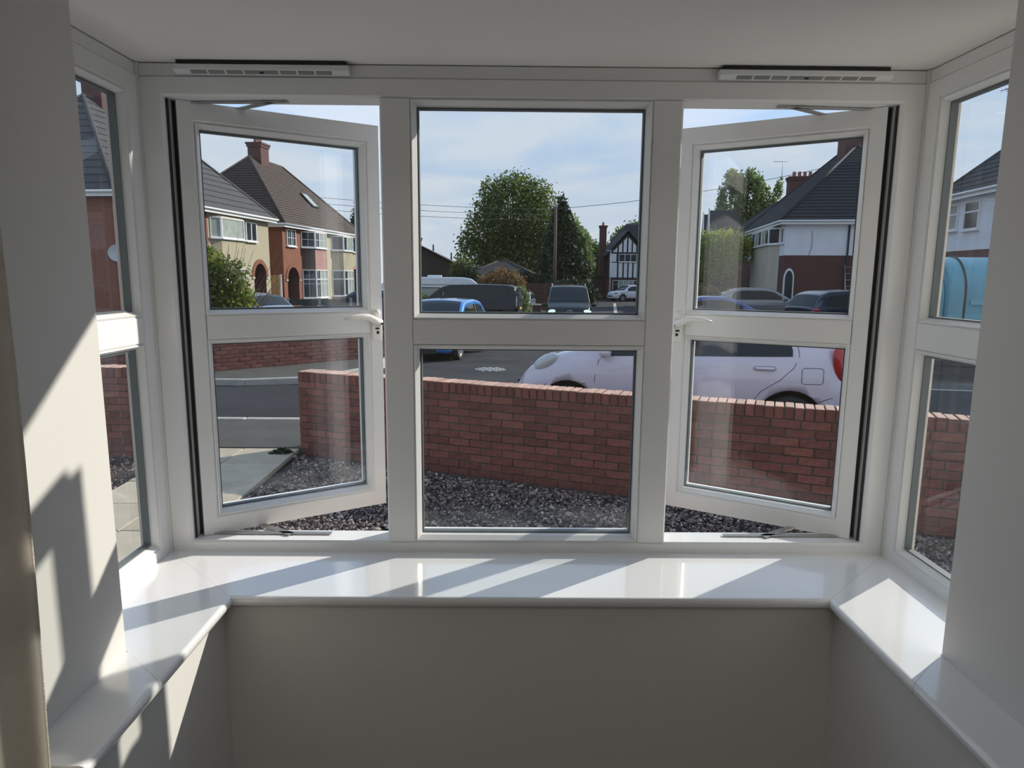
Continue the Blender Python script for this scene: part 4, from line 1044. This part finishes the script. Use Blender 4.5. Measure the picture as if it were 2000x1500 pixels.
# rear near-side corner must sit at (3.45,5.35); front at (0,6.75)
rt = m.root; rt.rotation_euler = (0, 0, hd)
u = Vector((math.cos(hd), math.sin(hd))); lft = Vector((-u.y, u.x))        # car's left faces the garden
front_near = Vector((.043, 6.565)); rt.location = (front_near.x-u.x*3.72-lft.x*.60, front_near.y-u.y*3.72-lft.y*.60, -1.215)
m.seam([(.62, 1.32), (.56, 1.20), (.53, 1.05), (.58, .92), (.72, .78), (.90, .66), (1.02, .50), (1.06, .30)])
m.seam([(1.74, 1.40), (1.745, .95), (1.76, .60), (1.78, .28)]); m.seam([(2.58, 1.0), (2.68, .92), (2.72, .70), (2.70, .45), (2.64, .28)])
m.seam([(.30, .92), (.28, .90), (.28, .77), (.30, .75), (.48, .75), (.50, .77), (.50, .90), (.48, .92), (.30, .92)], 'fuel_flap', sides=(1,))
m.seam([(3.30, .62), (3.42, .50), (3.45, .40)], 'bumper_seam')
m.seam([(.05, .62), (.20, .60), (.32, .55)], 'bumper_seam')
for x in (.88, 2.0):
    for sy in (-1, 1):
        mb = MB(); y = sy*(m.ys(x, .90)+.012); mb.tube([(x-.10, y-.006*sy, .902), (x-.08, y+.014*sy, .902), (x+.08, y+.014*sy, .902), (x+.10, y-.006*sy, .902)], .014, PW); mb.build('door_handle', rt)
        m.seam([(x-.12, .902), (x-.10, .925), (x+.10, .925), (x+.12, .902), (x+.10, .88), (x-.10, .88), (x-.12, .902)], 'handle_recess', wd_=.004, sides=(sy,))
for sy in (-1, 1): mb = MB(); mb.ell((2.86, sy*(m.ys(2.86, .66)+.0), .66), (.035, .012, .016), CLEARL); mb.build('side_repeater', rt)
for sy in (-1, 1): mb = MB(); mb.ell((0, 0, 0), (.03, .02, .06), CLEARL, T(.07, sy*.745, .90) @ RZ(sy*R(25))); mb.build('reversing_lamp', rt)

TOPH = lambda L, H: [(0, H*.55), (.08, H*.68), (.30, H*.86), (.62, H*.96), (1.1, H), (L*.50, H*.995), (L*.58, H*.95), (L*.66, H*.82), (L*.76, H*.66), (L*.88, H*.60), (L-.15, H*.50), (L, H*.36)]
BELTH = lambda L, H: [(0, H*.62), (L*.5, H*.62), (L*.8, H*.60), (L, H*.4)]
# --- bright blue three door hatchback on the left of the road
c = car('bright blue small hatchback facing the camera in front of the black people carrier', (0, 0), 0, 0, 3.83, 1.66, PBLUE,
    top=TOPH(3.83, 1.43), belt=[(0, .92), (2, .88), (3, .84), (3.83, .55)], wheels=(.60, 3.04), wr=.30,
    side_win=[(.55, 1.25, .03, .07), (1.30, 2.62, .03, .07)], front=(2.82, 2.12), rear=(.10, .45),
    lights=dict(front=(3.45, .56, .66, .22, .10, .09, CLEARL, 30), rear=(.10, .68, .85, .08, .07, .16, REDL, 0), mirror=PBLUE))
h = head(-.22, -.97); u = Vector((math.cos(h), math.sin(h))); l = Vector((-u.y, u.x))
# front-left wheel (its left = picture right) near (-1.25,14.8)
fw = Vector((-1.27, 14.85)); loc = fw-u*3.04-l*.72; c.root.location = (loc.x, loc.y, gz(15.5)); c.root.rotation_euler = (0, 0, h)
mb = MB(); mb.tube([(2.05, 0, 1.44), (1.9, 0, 1.62)], .008, BLKPL); mb.build('roof_aerial', c.root)
c.seam([(1.27, 1.3), (1.27, .9), (1.25, .5), (1.3, .3)])
# --- black people carrier
VT = [(0, 1.1), (.06, 1.55), (.18, 1.86), (.5, 1.93), (1.5, 1.96), (3.2, 1.94), (3.7, 1.80), (4.1, 1.50), (4.45, 1.22), (4.8, 1.08), (5.05, .85), (5.15, .5)]
c = car('long black people carrier seen from its rear corner beside the white touring caravan', (0, 0), 0, 0, 5.15, 1.98, PBLK, top=VT, belt=[(0, 1.10), (2, 1.08), (4.3, 1.0), (5.15, .6)],
    wheels=(.95, 4.15), wr=.36, side_win=[(.35, 1.9, .03, .12), (1.95, 3.05, .03, .12), (3.10, 4.05, .04, .10)], front=(4.42, 3.55), rear=(.04, .16), tumble=.14,
    lights=dict(front=(4.85, .70, .72, .18, .1, .1, CLEARL, 0), rear=(.06, .86, 1.15, .04, .05, .28, CLEARL, 0), mirror=PBLK, plate=.8))
h = head(-.985, .17); u = Vector((math.cos(h), math.sin(h))); l = Vector((-u.y, u.x)); rr = Vector((.72, 31.6)) ; loc = rr+l*.9
c.root.location = (loc.x, loc.y, gz(31)-.04); c.root.rotation_euler = (0, 0, h)
c.seam([(1.92, 1.8), (1.92, 1.0), (1.95, .3)]); c.seam([(3.07, 1.8), (3.07, 1.0), (3.1, .3)])
# --- black van facing the camera
c = car('black van with lit head lamps and round star emblem, facing the camera', (0, 0), 0, 0, 5.14, 1.93, PBLK,
    top=[(0, 1.2), (.05, 1.7), (.15, 1.87), (.5, 1.91), (3.3, 1.91), (3.55, 1.84), (4.1, 1.42), (4.35, 1.22), (4.85, 1.06), (5.05, .92), (5.14, .55)],
    belt=[(0, 1.12), (3.5, 1.10), (4.3, 1.02), (5.14, .7)], wheels=(.95, 4.15), wr=.35, plan=[(0, .92), (.2, .97), (4.5, 1), (4.9, .93), (5.14, .78)],
    side_win=[(.4, 1.9, .04, .12), (1.95, 3.0, .04, .12), (3.08, 3.95, .04, .1)], front=(4.28, 3.50), rear=(.03, .12), tumble=.16, crown=.03,
    lights=dict(front=(4.97, .70, .90, .11, .19, .085, LITL, 0), fa=22, rear=(.05, .88, 1.1, .05, .05, .25, REDL, 0), mirror=BLKPL, plate=.8))
h = head(-.06, -1); u = Vector((math.cos(h), math.sin(h))); loc = Vector((2.47, 25.9))-u*5.14; c.root.location = (loc.x, loc.y, -1.66); c.root.rotation_euler = (0, 0, h)
mb = MB(); M = T(5.12, 0, .84) @ Matrix.Rotation(PI/2, 4, 'Y')
mb.lathe([(.105, -.01), (.125, 0), (.125, .02), (.105, .02), (.105, -.01)], CHROME, M, seg=24)
for k in range(3):
    a = PI/2*2+2*PI*k/3; mb.prism([(.10*math.cos(a), .10*math.sin(a)), (.018*math.cos(a+1.2), .018*math.sin(a+1.2)), (.018*math.cos(a-1.2), .018*math.sin(a-1.2))], 0, .015, CHROME, M)
o = mb.build('grille_emblem', c.root, fix=True); o['label'] = 'chrome ringed three pointed star'
mb = MB(); mb.box((5.06, -.46, .87), (5.13, .46, .885), CHROME); mb.box((5.06, -.46, .74), (5.13, -.14, .755), CHROME); mb.box((5.06, .14, .74), (5.13, .46, .755), CHROME); mb.build('chrome_strip', c.root)
for sy in (-1, 1): mb = MB(); mb.tube([(.4, sy*.70, 1.92), (.5, sy*.72, 1.99), (3.1, sy*.72, 1.99), (3.25, sy*.70, 1.9)], .02, CHROME); mb.build('roof_rail', c.root)
mb = MB(); mb.ell((4.86, 0, 1.09), (.035, .035, .01), CHROME); mb.build('bonnet_badge', c.root)
# --- white SUV at the far end, side on
c = car('white sport utility car parked in front of the half-timbered house', (0, 0), 0, 0, 4.6, 1.85, PWHITE,
    top=[(0, .95), (.1, 1.25), (.35, 1.52), (.8, 1.66), (2.4, 1.68), (2.75, 1.58), (3.3, 1.18), (3.5, 1.08), (4.2, 1.0), (4.5, .85), (4.6, .55)], belt=[(0, 1.1), (3, 1.02), (4.6, .7)],
    wheels=(.92, 3.62), wr=.36, side_win=[(.5, 1.2, .03, .09), (1.24, 2.05, .03, .09), (2.1, 3.0, .03, .09)], front=(3.38, 2.7), rear=(.1, .4), zb=.28,
    lights=dict(front=(4.35, .72, .85, .16, .08, .05, BLKPL, 0), rear=(.08, .8, 1.0, .08, .08, .08, REDL, 0), mirror=PWHITE))
h = head(-1, -.45); u = Vector((math.cos(h), math.sin(h))); loc = Vector((10.45, 68.2))-u*4.6; c.root.location = (loc.x, loc.y, -1.84); c.root.rotation_euler = (0, 0, h)
for x0, x1 in ((.35, 1.45), (3.05, 4.2)):
    c.seam([(x0, .30), (x0+.1, .62), (x0+.35, .86), (x1-.35, .86), (x1-.1, .62), (x1, .30)], 'arch_trim', wd_=.10, mt=BLKPL)
c.seam([(1.4, .33), (3.1, .33)], 'sill_trim', wd_=.14, mt=BLKPL)
c = car('dark hatchback half hidden behind the white sport utility car', (0, 0), 0, 0, 4.2, 1.75, PNAVY, top=TOPH(4.2, 1.45), belt=BELTH(4.2, 1.45), wheels=(.8, 3.4), wr=.31,
    side_win=[(.7, 1.5, .03, .07), (1.55, 2.7, .03, .07)], front=(3.1, 2.4), rear=(.1, .45), lights=dict(front=(3.9, .6, .7, .15, .1, .08, CLEARL, 0)))
c.root.location = (16.8, 72.6, -1.84); c.root.rotation_euler = (0, 0, R(180))
# --- silver car, left, tail towards us
c = car('silver blue hatchback with yellow rear plate beside the leafy bush, tail to the road', (0, 0), 0, 0, 4.3, 1.78, PSIL,
    top=[(0, .90), (.08, 1.02), (.28, 1.10), (.62, 1.36), (1.1, 1.44), (1.9, 1.46), (2.5, 1.36), (3.1, 1.02), (3.7, .88), (4.1, .74), (4.3, .5)], belt=[(0, .94), (1, .95), (3, .88), (4.3, .6)],
    wheels=(.75, 3.4), wr=.32, side_win=[(.95, 1.7, .03, .07), (1.74, 2.85, .03, .07)], front=(3.0, 2.3), rear=(.28, .66),
    lights=dict(front=(4.0, .6, .66, .16, .1, .08, CLEARL, 0), rear=(.12, .66, .86, .14, .12, .055, REDL, 0), plate=.64))
h = head(-.90, .43); u = Vector((math.cos(h), math.sin(h))); l = Vector((-u.y, u.x)); loc = Vector((-6.30, 19.3))+l*.93; c.root.scale = (1.05,)*3; c.root.location = (loc.x, loc.y, -1.44); c.root.rotation_euler = (0, 0, h)
c = car('dark navy car parked in front of the orange brick house, behind the black boarded fence', (0, 0), 0, 0, 4.2, 1.78, PNAVY, top=TOPH(4.2, 1.5), belt=BELTH(4.2, 1.5), wheels=(.8, 3.4), wr=.33,
    side_win=[(.5, 1.2, .03, .07), (1.24, 1.9, .03, .07), (1.95, 2.8, .03, .07)], front=(3.15, 2.4), rear=(.1, .4), lights=dict(front=(3.9, .65, .75, .16, .1, .1, CLEARL, 0)))
h = head(-.86, .0); c.root.location = (-4.3, 28.6, -1.5); c.root.rotation_euler = (0, 0, R(172))
# --- right: blue saloon side on, grey hatchback behind, dark blue estate
ST = [(0, .80), (.12, .98), (.6, 1.03), (.95, 1.12), (1.5, 1.38), (2.0, 1.44), (2.6, 1.43), (3.0, 1.33), (3.55, 1.02), (4.1, .93), (4.5, .78), (4.65, .5)]
c = car('deep blue saloon car passing beyond the white hatchback', (0, 0), 0, 0, 4.65, 1.8, PVIO, top=ST, belt=[(0, .95), (2, .93), (3.5, .88), (4.65, .6)], wheels=(.95, 3.7), wr=.32,
    side_win=[(1.2, 2.05, .03, .06), (2.10, 3.15, .03, .06)], front=(3.45, 2.85), rear=(.85, 1.5), lights=dict(front=(4.35, .62, .68, .18, .1, .08, CLEARL, 0), rear=(.1, .7, .85, .1, .1, .08, REDL, 0), mirror=PVIO))
c.root.scale = (1.06,)*3; c.root.location = (4.75, 22.7, -1.51); c.root.rotation_euler = (0, 0, R(-3))
c = car('grey hatchback parked behind the deep blue saloon, in front of the beige bay', (0, 0), 0, 0, 4.2, 1.78, PGREY, top=TOPH(4.2, 1.5), belt=BELTH(4.2, 1.5), wheels=(.8, 3.4), wr=.33,
    side_win=[(.5, 1.2, .03, .07), (1.24, 1.9, .03, .07), (1.95, 2.8, .03, .07)], front=(3.15, 2.4), rear=(.1, .4), lights=dict(front=(3.9, .65, .75, .16, .1, .1, CLEARL, 0)))
c.root.location = (10.0, 31.0, -1.30); c.root.rotation_euler = (0, 0, R(-4))
c = car('dark blue tall estate car with its tail to the left, against the dark brick wall', (0, 0), 0, 0, 4.55, 1.86, PNAVY,
    top=[(0, .98), (.08, 1.15), (.35, 1.50), (.7, 1.64), (1.6, 1.69), (2.5, 1.66), (2.9, 1.54), (3.4, 1.14), (3.7, 1.04), (4.2, .95), (4.45, .8), (4.55, .55)], belt=[(0, 1.08), (3, 1.0), (4.55, .7)],
    wheels=(.9, 3.6), wr=.35, side_win=[(.55, 1.05, .05, .10), (1.1, 1.9, .03, .09), (1.95, 2.95, .03, .09)], front=(3.42, 2.8), rear=(.06, .36),
    lights=dict(front=(4.3, .7, .8, .16, .08, .07, CLEARL, 0), rear=(.14, .80, 1.0, .14, .10, .06, REDL, 0), plate=.75))
c.root.location = (10.45, 22.9, -1.44); c.root.rotation_euler = (0, 0, R(14))
# small pale car by the brown fence
c = car('small pale car parked behind the black people carrier, partly under shrubs', (0, 0), 0, 0, 3.7, 1.65, PSIL, top=TOPH(3.7, 1.4), belt=BELTH(3.7, 1.4), wheels=(.65, 3.0), wr=.3,
    side_win=[(.6, 1.25, .03, .07), (1.3, 2.4, .03, .07)], front=(2.75, 2.1), rear=(.1, .45), lights=dict(front=(3.4, .55, .68, .16, .1, .09, CLEARL, 0)))
c.root.location = (1.15, 44.2, -1.76); c.root.rotation_euler = (0, 0, R(-100))

# --- touring caravan
cv = empty('caravan', (-7.15, 36.4, -1.75), R(4)); tag(cv, 'white touring caravan behind the black people carrier', 'caravan')
prof = [(0, .35), (-.10, .9), (-.02, 1.7), (.25, 2.15), (.7, 2.32), (4.6, 2.32), (5.1, 2.24), (5.45, 1.95), (5.62, 1.4), (5.65, .9), (5.5, .35)]
mb = MB(); mb.prism(prof, 0, 2.2, PWHITE, axis='y'); mb.build('body', cv, fix=True, bevel=.06)
for a, b in ((.6, 1.6), (2.0, 3.3)):
    mb = MB(); mb.box((a, -.02, 1.15), (b, .02, 1.75), CGLASS); mb.box((a+.06, -.025, 1.2), (b-.06, .0, 1.7), CURT_G); mb.build('window', cv)
mb = MB(); mb.box((.1, -.012, 1.88), (5.2, .02, 1.92), MATS['slot_grey']); mb.build('side_strip', cv)
for a, b, h_ in ((.9, 1.4, .05), (2.6, 3.4, .10), (1.6, 1.9, .04)): mb = MB(); mb.box((a, .7, 2.30), (b, 1.3, 2.33+h_), WHITE); mb.build('roof_vent', cv, bevel=.02)
mb = MB(); mb.lathe([(.0, -.1), (.3, -.1), (.3, .1), (0, .1)], TYRE, T(2.8, .15, .3) @ Matrix.Rotation(PI/2, 4, 'X')); mb.build('wheel', cv)
mb = MB(); mb.box((5.5, .95, .42), (6.6, 1.25, .52), BLKPL); mb.build('tow_bar', cv)
# --- teal rounded pod seen in the right side window
TEAL = mat('teal_paint', (.10, .34, .42), .35, coat=.5, var=.08, scale=2)
pd = empty('teal_trailer', (9.0, 12.3, -1.30), R(-8)); tag(pd, 'teal round-topped trailer with a domed end, seen in the right side window', 'trailer')
W_ = 1.5; pr = [(0, .35)]+[(W_/2-W_/2*math.cos(PI*k/20), 1.65+.78*math.sin(PI*k/20)) for k in range(21)]+[(W_, .35)]
mb = MB(); mb.prism(pr, 0, 2.6, TEAL, axis='x'); mb.build('body', pd, fix=True, bevel=.03)
pi = [(W_/2+(y-W_/2)*.78, .5+(z-.35)*.80) for y, z in pr]
mb = MB(); mb.prism(pi, -.05, 0, TEAL, axis='x'); mb.build('end_panel', pd, fix=True, bevel=.02)
pi = [(W_/2+(y-W_/2)*.42, .95+(z-.35)*.52) for y, z in pr]
mb = MB(); mb.prism(pi, -.08, -.05, mat('teal_light', (.20, .42, .48), .4), axis='x'); mb.build('end_hatch', pd, fix=True)
mb = MB(); mb.tube([(.3, y-.001, z) for y, z in [(W_/2+(y-W_/2)*1.012, z+.01*(k > 0)) for k, (y, z) in enumerate(pr)]], .02, BLKPL, seg=6); mb.build('hoop', pd)
mb = MB(); mb.box((.4, -.03, 1.45), (2.5, .0, 1.56), mat('teal_light', (.2, .42, .48), .4)); mb.build('side_rail', pd)
for x in (.7, 1.9): mb = MB(); mb.lathe([(0, -.08), (.28, -.08), (.3, -.05), (.3, .05), (.28, .08), (0, .08)], TYRE, T(x, .1, .3) @ Matrix.Rotation(PI/2, 4, 'X')); mb.build('wheel', pd)
# low dark wall on the far side, right
fence('low_fence', 'low dark boarded fence behind the far kerb at the right', (5.6, 11.9), math.atan2(-2.0, 8.5), 9, .62, -1.25, mat('dark_board', (.05, .052, .06), .8), BLKPL, pn=1.8)

# ================================================================ TREES AND SHRUBS
tree('broadleaf_tree', 'tall broad green tree in the middle distance', 'tree', (.6, 81, -1.9),
     [(0, 0, 9, 4.2, 4, 4.6), (-2.6, 0, 7.2, 3.0, 3, 3.2), (2.4, 0, 8.4, 3.2, 3, 3.8), (-3.6, 0, 4.6, 2.6, 2.4, 2.6), (0, 0, 4.2, 4.6, 3.6, 3), (3.4, 0, 4.6, 3, 3, 3.2), (-4.9, 0, 6.2, 1.3, 1.4, 1.3), (.2, 0, 12.5, 1.9, 1.6, 1.5), (-2.1, 0, 11.6, 1.8, 1.6, 1.5), (2.5, 0, 11.8, 1.8, 1.5, 1.5)],
     25000, .30, 'green', (.35, 5), 24, shell=.5, seed=2).scale = (1.1, 1.0, 1.06)
tree('conifer', 'dark conical conifer in front of the broad green tree', 'tree', (4.75, 60, -1.8),
     [(0, 0, 1.6, 2.25, 2.0, 1.9), (0, 0, 3.6, 2.05, 2.0, 2.0), (0, 0, 5.3, 1.6, 1.5, 1.9), (0, 0, 7.0, 1.05, 1.0, 1.7), (0, 0, 8.3, .55, .5, 1.2), (1.0, 0, 2.6, 1.7, 1.5, 1.6)],
     22000, .34, 'dark', (.2, 6), 6, shell=.2, seed=3)
tree('broadleaf_tree', 'pale green tree to the right of the conifer', 'tree', (10.0, 88, -1.9),
     [(-1.6, 0, 7.0, 2.2, 2, 2.2), (-2.4, 0, 4.6, 2.4, 2, 2.4), (0, 0, 4.4, 2.8, 2.2, 3.0), (1.6, 0, 3, 2.2, 2, 2.4), (-2, 0, 9.0, 1.3, 1.2, 1.4)], 11000, .36, 'pale', (.25, 3), 8, seed=5)
tree('broadleaf_tree', 'yellow green tree close behind the conifer on its right', 'tree', (7.0, 70, -1.9),
     [(0, 0, 5.8, 1.6, 1.5, 1.9), (.2, 0, 3.6, 1.7, 1.6, 2.4), (-.8, 0, 7.6, 1.0, 1, 1.2)], 6000, .34, 'pale', (.2, 3), 6, seed=6)
tree('broadleaf_tree', 'small leafy tree behind the half-timbered house', 'tree', (18, 92, -1.9),
     [(0, 0, 7.0, 4, 3, 3), (2.5, 0, 8.6, 3, 3, 2.5), (-3, 0, 6.2, 1.8, 2, 1.6)], 9000, .4, 'pale', (.3, 4), 8, seed=8)
tree('shrub', 'rust and yellow green rounded shrub beside the people carrier', 'shrub', (-.45, 47, -1.8),
     [(0, 0, 2.0, 1.2, 1.1, 1.0), (-1.0, 0, 1.5, 1.0, 1, 1.1), (.9, 0, 1.9, .8, .8, .9), (.2, 0, 1.1, 1.3, 1.1, 1.0)], 7000, .16, 'rust', (.08, .8), 5, seed=9)
tree('shrub', 'low green shrub in front of the caravan side', 'shrub', (-5.2, 34.4, -1.72), [(0, 0, .9, .9, .6, .8), (1.0, 0, .7, .7, .6, .6)], 3500, .13, 'green', (.05, .4), 4, seed=10)
tree('hedge', 'dark hedge below the gabled bungalow', 'hedge', (-6.0, 50, -1.85), [(0, 0, 1.2, 3.2, .8, 1.1), (3.0, 0, 1.6, 1.0, .8, 1.7)], 8000, .2, 'dark', (.06, .5), 4, seed=11)
tree('hedge', 'dark green climbing shrub at the corner of the bungalow', 'hedge', (-3.6, 52, -1.85), [(0, 0, 1.9, 1.1, .8, 1.9)], 3500, .2, 'green', (.06, .6), 3, seed=12)
tree('hedge', 'dark undergrowth beneath the broad green tree', 'hedge', (.5, 57, -1.85), [(0, 0, 1.3, 3.6, 1, 1.6), (5, 0, 1.0, 2.2, 1, 1.3)], 10000, .25, 'dark', (.08, .6), 4, seed=13)
tree('shrub', 'leafy shrub behind the tail of the black people carrier', 'shrub', (.6, 39, -1.75), [(0, 0, .9, .7, .6, .9)], 2600, .12, 'pale', (.05, .4), 3, seed=14)
# the big bush on the left, with whippy stems
def bush():
    base = Vector((-6.08, 12.4, -1.3)); r = empty('bush', base); tag(r, 'large loose green bush with whippy bare stems in front of the cream house', 'bush')
    bl = [(-.45, 0, 1.35, .62, .5, .75), (.05, 0, 1.2, .75, .55, .8), (.32, .1, .95, .48, .5, .7), (-.55, 0, .9, .5, .5, .7), (-.2, 0, 1.9, .5, .4, .5), (.35, 0, 1.65, .4, .4, .5), (-.75, 0, 1.9, .35, .3, .5)]
    bl = [(x, y, z*1.10, a, b_, c_) for x, y, z, a, b_, c_ in bl]
    V, F, ti = leaves(bl, 9500, .08, shell=.3, seed=21); o = obj('foliage', np_mesh('foliage', V, F, LEAF['green'], ti), r); o['kind'] = 'stuff'
    V, F, ti = leaves([(.48, 0, 1.25, .36, .4, .6), (-.1, 0, 2.1, .4, .3, .4)], 2600, .08, shell=.3, seed=22); o = obj('foliage', np_mesh('foliage', V, F, LEAF['lime'], ti), r); o['kind'] = 'stuff'
    g = random.Random(5); mb = MB()
    for k in range(46):
        a = g.uniform(-1.0, 1.15); h_ = g.uniform(1.7, 2.9); e = Vector((a*.9+(.5*max(0, a)), g.uniform(-.4, .4), h_*(1-.16*abs(a))))
        mb.tube([(g.uniform(-.15, .15), 0, 0), e*.45+Vector((0, 0, .1)), e], [.016, .008, .0025], BARK, seg=5)
    mb.build('stems', r)
bush()
# right-hand greenery
tree('shrub', 'lime green sunlit shrub in front of the dark gabled house', 'shrub', (13.2, 41, -1.5), [(0, 0, 4.0, 1.7, 1.4, 1.1), (-.7, 0, 3.0, 1.4, 1.2, 1.1), (.9, 0, 3.9, 1.2, 1, .9), (-1.3, 0, 4.0, 1, 1, .9)], 9000, .15, 'lime', (.12, 2.4), 6, seed=31)
tree('hedge', 'dark green shrubbery beneath the lime green shrub', 'hedge', (12.9, 43.6, -1.6), [(0, 0, 1.6, 2.0, 1.0, 1.8), (1.3, 0, 2.2, .8, .8, 2.4)], 8000, .18, 'green', (.1, 1), 4, seed=32)
tree('shrub', 'clipped dome shaped brown green bush behind the blue saloon', 'shrub', (10.1, 33, -1.55), [(0, 0, .85, .85, .8, 1.0)], 4200, .10, 'rust', (.05, .4), 3, shell=.75, seed=33)
def birch():
    g = random.Random(3); bl = []
    for k in range(95):
        t = g.random(); x = g.gauss(0, 2.5)*(1-.45*t); z = 6.5+8.3*t-.2*abs(x)
        bl.append((x, g.uniform(-1.5, 1.5), z, .5, .5, g.uniform(.8, 1.6)))
    tree('birch_tree', 'airy birch tree with drooping twigs behind the chimneys', 'tree', (30.6, 88, -1.9), bl, 15000, .30, 'pale', (.3, 8), 40, droop=1.2, shell=.1, seed=34).scale = (1.3, 1.0, 1.07)
birch()
tree('broadleaf_tree', 'dark leafy tree below the birch', 'tree', (24.6, 80, -1.9), [(0, 0, 6.0, 2.4, 2, 2.4), (-1.6, 0, 3.0, 2.2, 2, 2.6)], 7000, .36, 'dark', (.25, 3), 5, seed=35)
# plants at the foot of the wall
tree('weed', 'dark straggly plant at the left end of the brick garden wall', 'plant', (-2.42, 5.36, -1.27), [(0, 0, .05, .10, .07, .06), (-.10, -.03, .035, .07, .05, .04)], 500, .035, 'dark', (.006, .05), 6, seed=36)
tree('climber', 'dark treetop just showing at the edge of the left casement glass', 'tree', (-18.2, 84, -1.9), [(0, 0, 7.5, 1.2, 1.2, 4.0)], 3500, .35, 'dark', (.2, 3), 5, seed=37)

# ================================================================ STREET FURNITURE
pl = empty('telegraph_pole', (3.72, 53.4, -1.8)); tag(pl, 'wooden telegraph pole in front of the dark conifer', 'pole')
mb = MB(); mb.tube([(0, 0, 0), (0, 0, 8.0)], [.16, .11], POLEM, seg=10); mb.build('shaft', pl)
mb = MB(); mb.box((-.1, -.1, 7.9), (.1, .1, 8.05), STEEL); mb.build('cap', pl)
def wires(label, A, B, sag, n=2, gap=.25, r=.016):
    for k in range(n):
        a = Vector(A)+Vector((0, 0, -gap*k)); b = Vector(B)+Vector((0, 0, -gap*k)); pts = []
        for i in range(13): t = i/12; p = a.lerp(b, t); p.z -= sag*4*t*(1-t); pts.append(p)
        mb = MB(); mb.tube(pts, r, WIRE, seg=5); o = mb.build('overhead_wire'); tag(o, (('topmost ', 'middle ', 'lowest ')[k] if n > 1 else '')+label, 'cable', 'overhead wires' if n > 1 else None)
wires('of three overhead wires running left from the telegraph pole', (3.72, 53.4, 5.9), (-26, 46, 7.2), .5, 3, .42)
wires('overhead wire rising to the right from the telegraph pole', (3.72, 53.4, 5.95), (26, 50, 9.4), .5, 1, r=.02)
lp = empty('lamp_post', (10.75, 70.6, -1.84)); tag(lp, 'pale grey lamp post at the left edge of the half-timbered house', 'lamp post')
mb = MB(); mb.tube([(0, 0, 0), (0, 0, 1.2), (0, 0, 1.25), (0, 0, 5.2)], [.10, .10, .06, .045], LAMPM); mb.build('column', lp)
mb = MB(); mb.box((-.45, -.1, 5.15), (.1, .1, 5.28), LAMPM); mb.build('lantern', lp)
mb = MB(); mb.prism([(4.75, 29.6), (4.95, 29.6), (9.9, 62), (9.7, 62)], -1.70, -1.69, WHIPL)
mb = MB(); a, b = Vector((5.0, 29.5)), Vector((10.0, 62))
for k in range(1):
    mb.add([(4.90, 29.5, gz(29.5)+.012), (5.12, 29.5, gz(29.5)+.012), (10.1, 62, gz(62)+.012), (9.85, 62, gz(62)+.012), (4.90, 29.5, gz(29.5)-.02), (5.12, 29.5, gz(29.5)-.02), (10.1, 62, gz(62)-.02), (9.85, 62, gz(62)-.02)], [(0, 1, 2, 3), (7, 6, 5, 4)], KERB)
o = mb.build('road_marking', fix=True); tag(o, 'pale line running up the far road right of the black van', 'road marking')
# drain cover in the road
dc = empty('drain_cover', (-.42, 12.7, gz(12.7))); tag(dc, 'worn metal drain cover set in the road beyond the garden wall', 'drain cover')
mb = MB(); mb.lathe([(0, .004), (.34, .006), (.36, -.02)], mat('cover_iron', (.10, .10, .10), .6, var=.3), seg=24); mb.build('frame', dc)
for i in range(-4, 5):
    for j in range(-2, 3):
        if math.hypot(i*.07, j*.12) < .31 and (i+j) % 2 == 0: mb = MB(); mb.box((i*.07-.028, j*.12-.04, .004), (i*.07+.028, j*.12+.04, .016), mat('worn_steel', (.55, .55, .53), .5)); mb.build('tread_stud', dc)
mb = MB()
for k in range(14): g = random.Random(k); x, y = g.uniform(-.25, .3), g.uniform(-.1, .1); mb.box((x, y, -.01), (x+.09, y+.03, .006), WHIPL, T(.05, -.85, 0) @ RZ(g.uniform(-.4, .4)))
o = mb.build('paint_scuffs', dc)
# verge, planter and small brick pier in the middle distance
sheet('verge', [-2, .2, 1.9], [36, 44, 52], lambda x, y: gz(y)+.06, GRASS)
pr_ = empty('brick_pier', (1.75, 40.5, -1.72)); tag(pr_, 'small dark pier with red flowers on the verge behind the black van', 'pier')
mb = MB(); mb.box((-.25, -.2, 0), (.25, .2, .6), DKBRICK); mb.build('post', pr_); mb = MB(); mb.box((-.3, -.25, .6), (.3, .25, .68), KERB); mb.build('cap', pr_)
fl = tree('flower_clump', 'clump of red flowers beside the dark pier', 'flowers', (2.5, 40.3, -1.72), [(0, 0, .5, .45, .3, .25)], 700, .09, 'rust', (.02, .3), 3, seed=41)
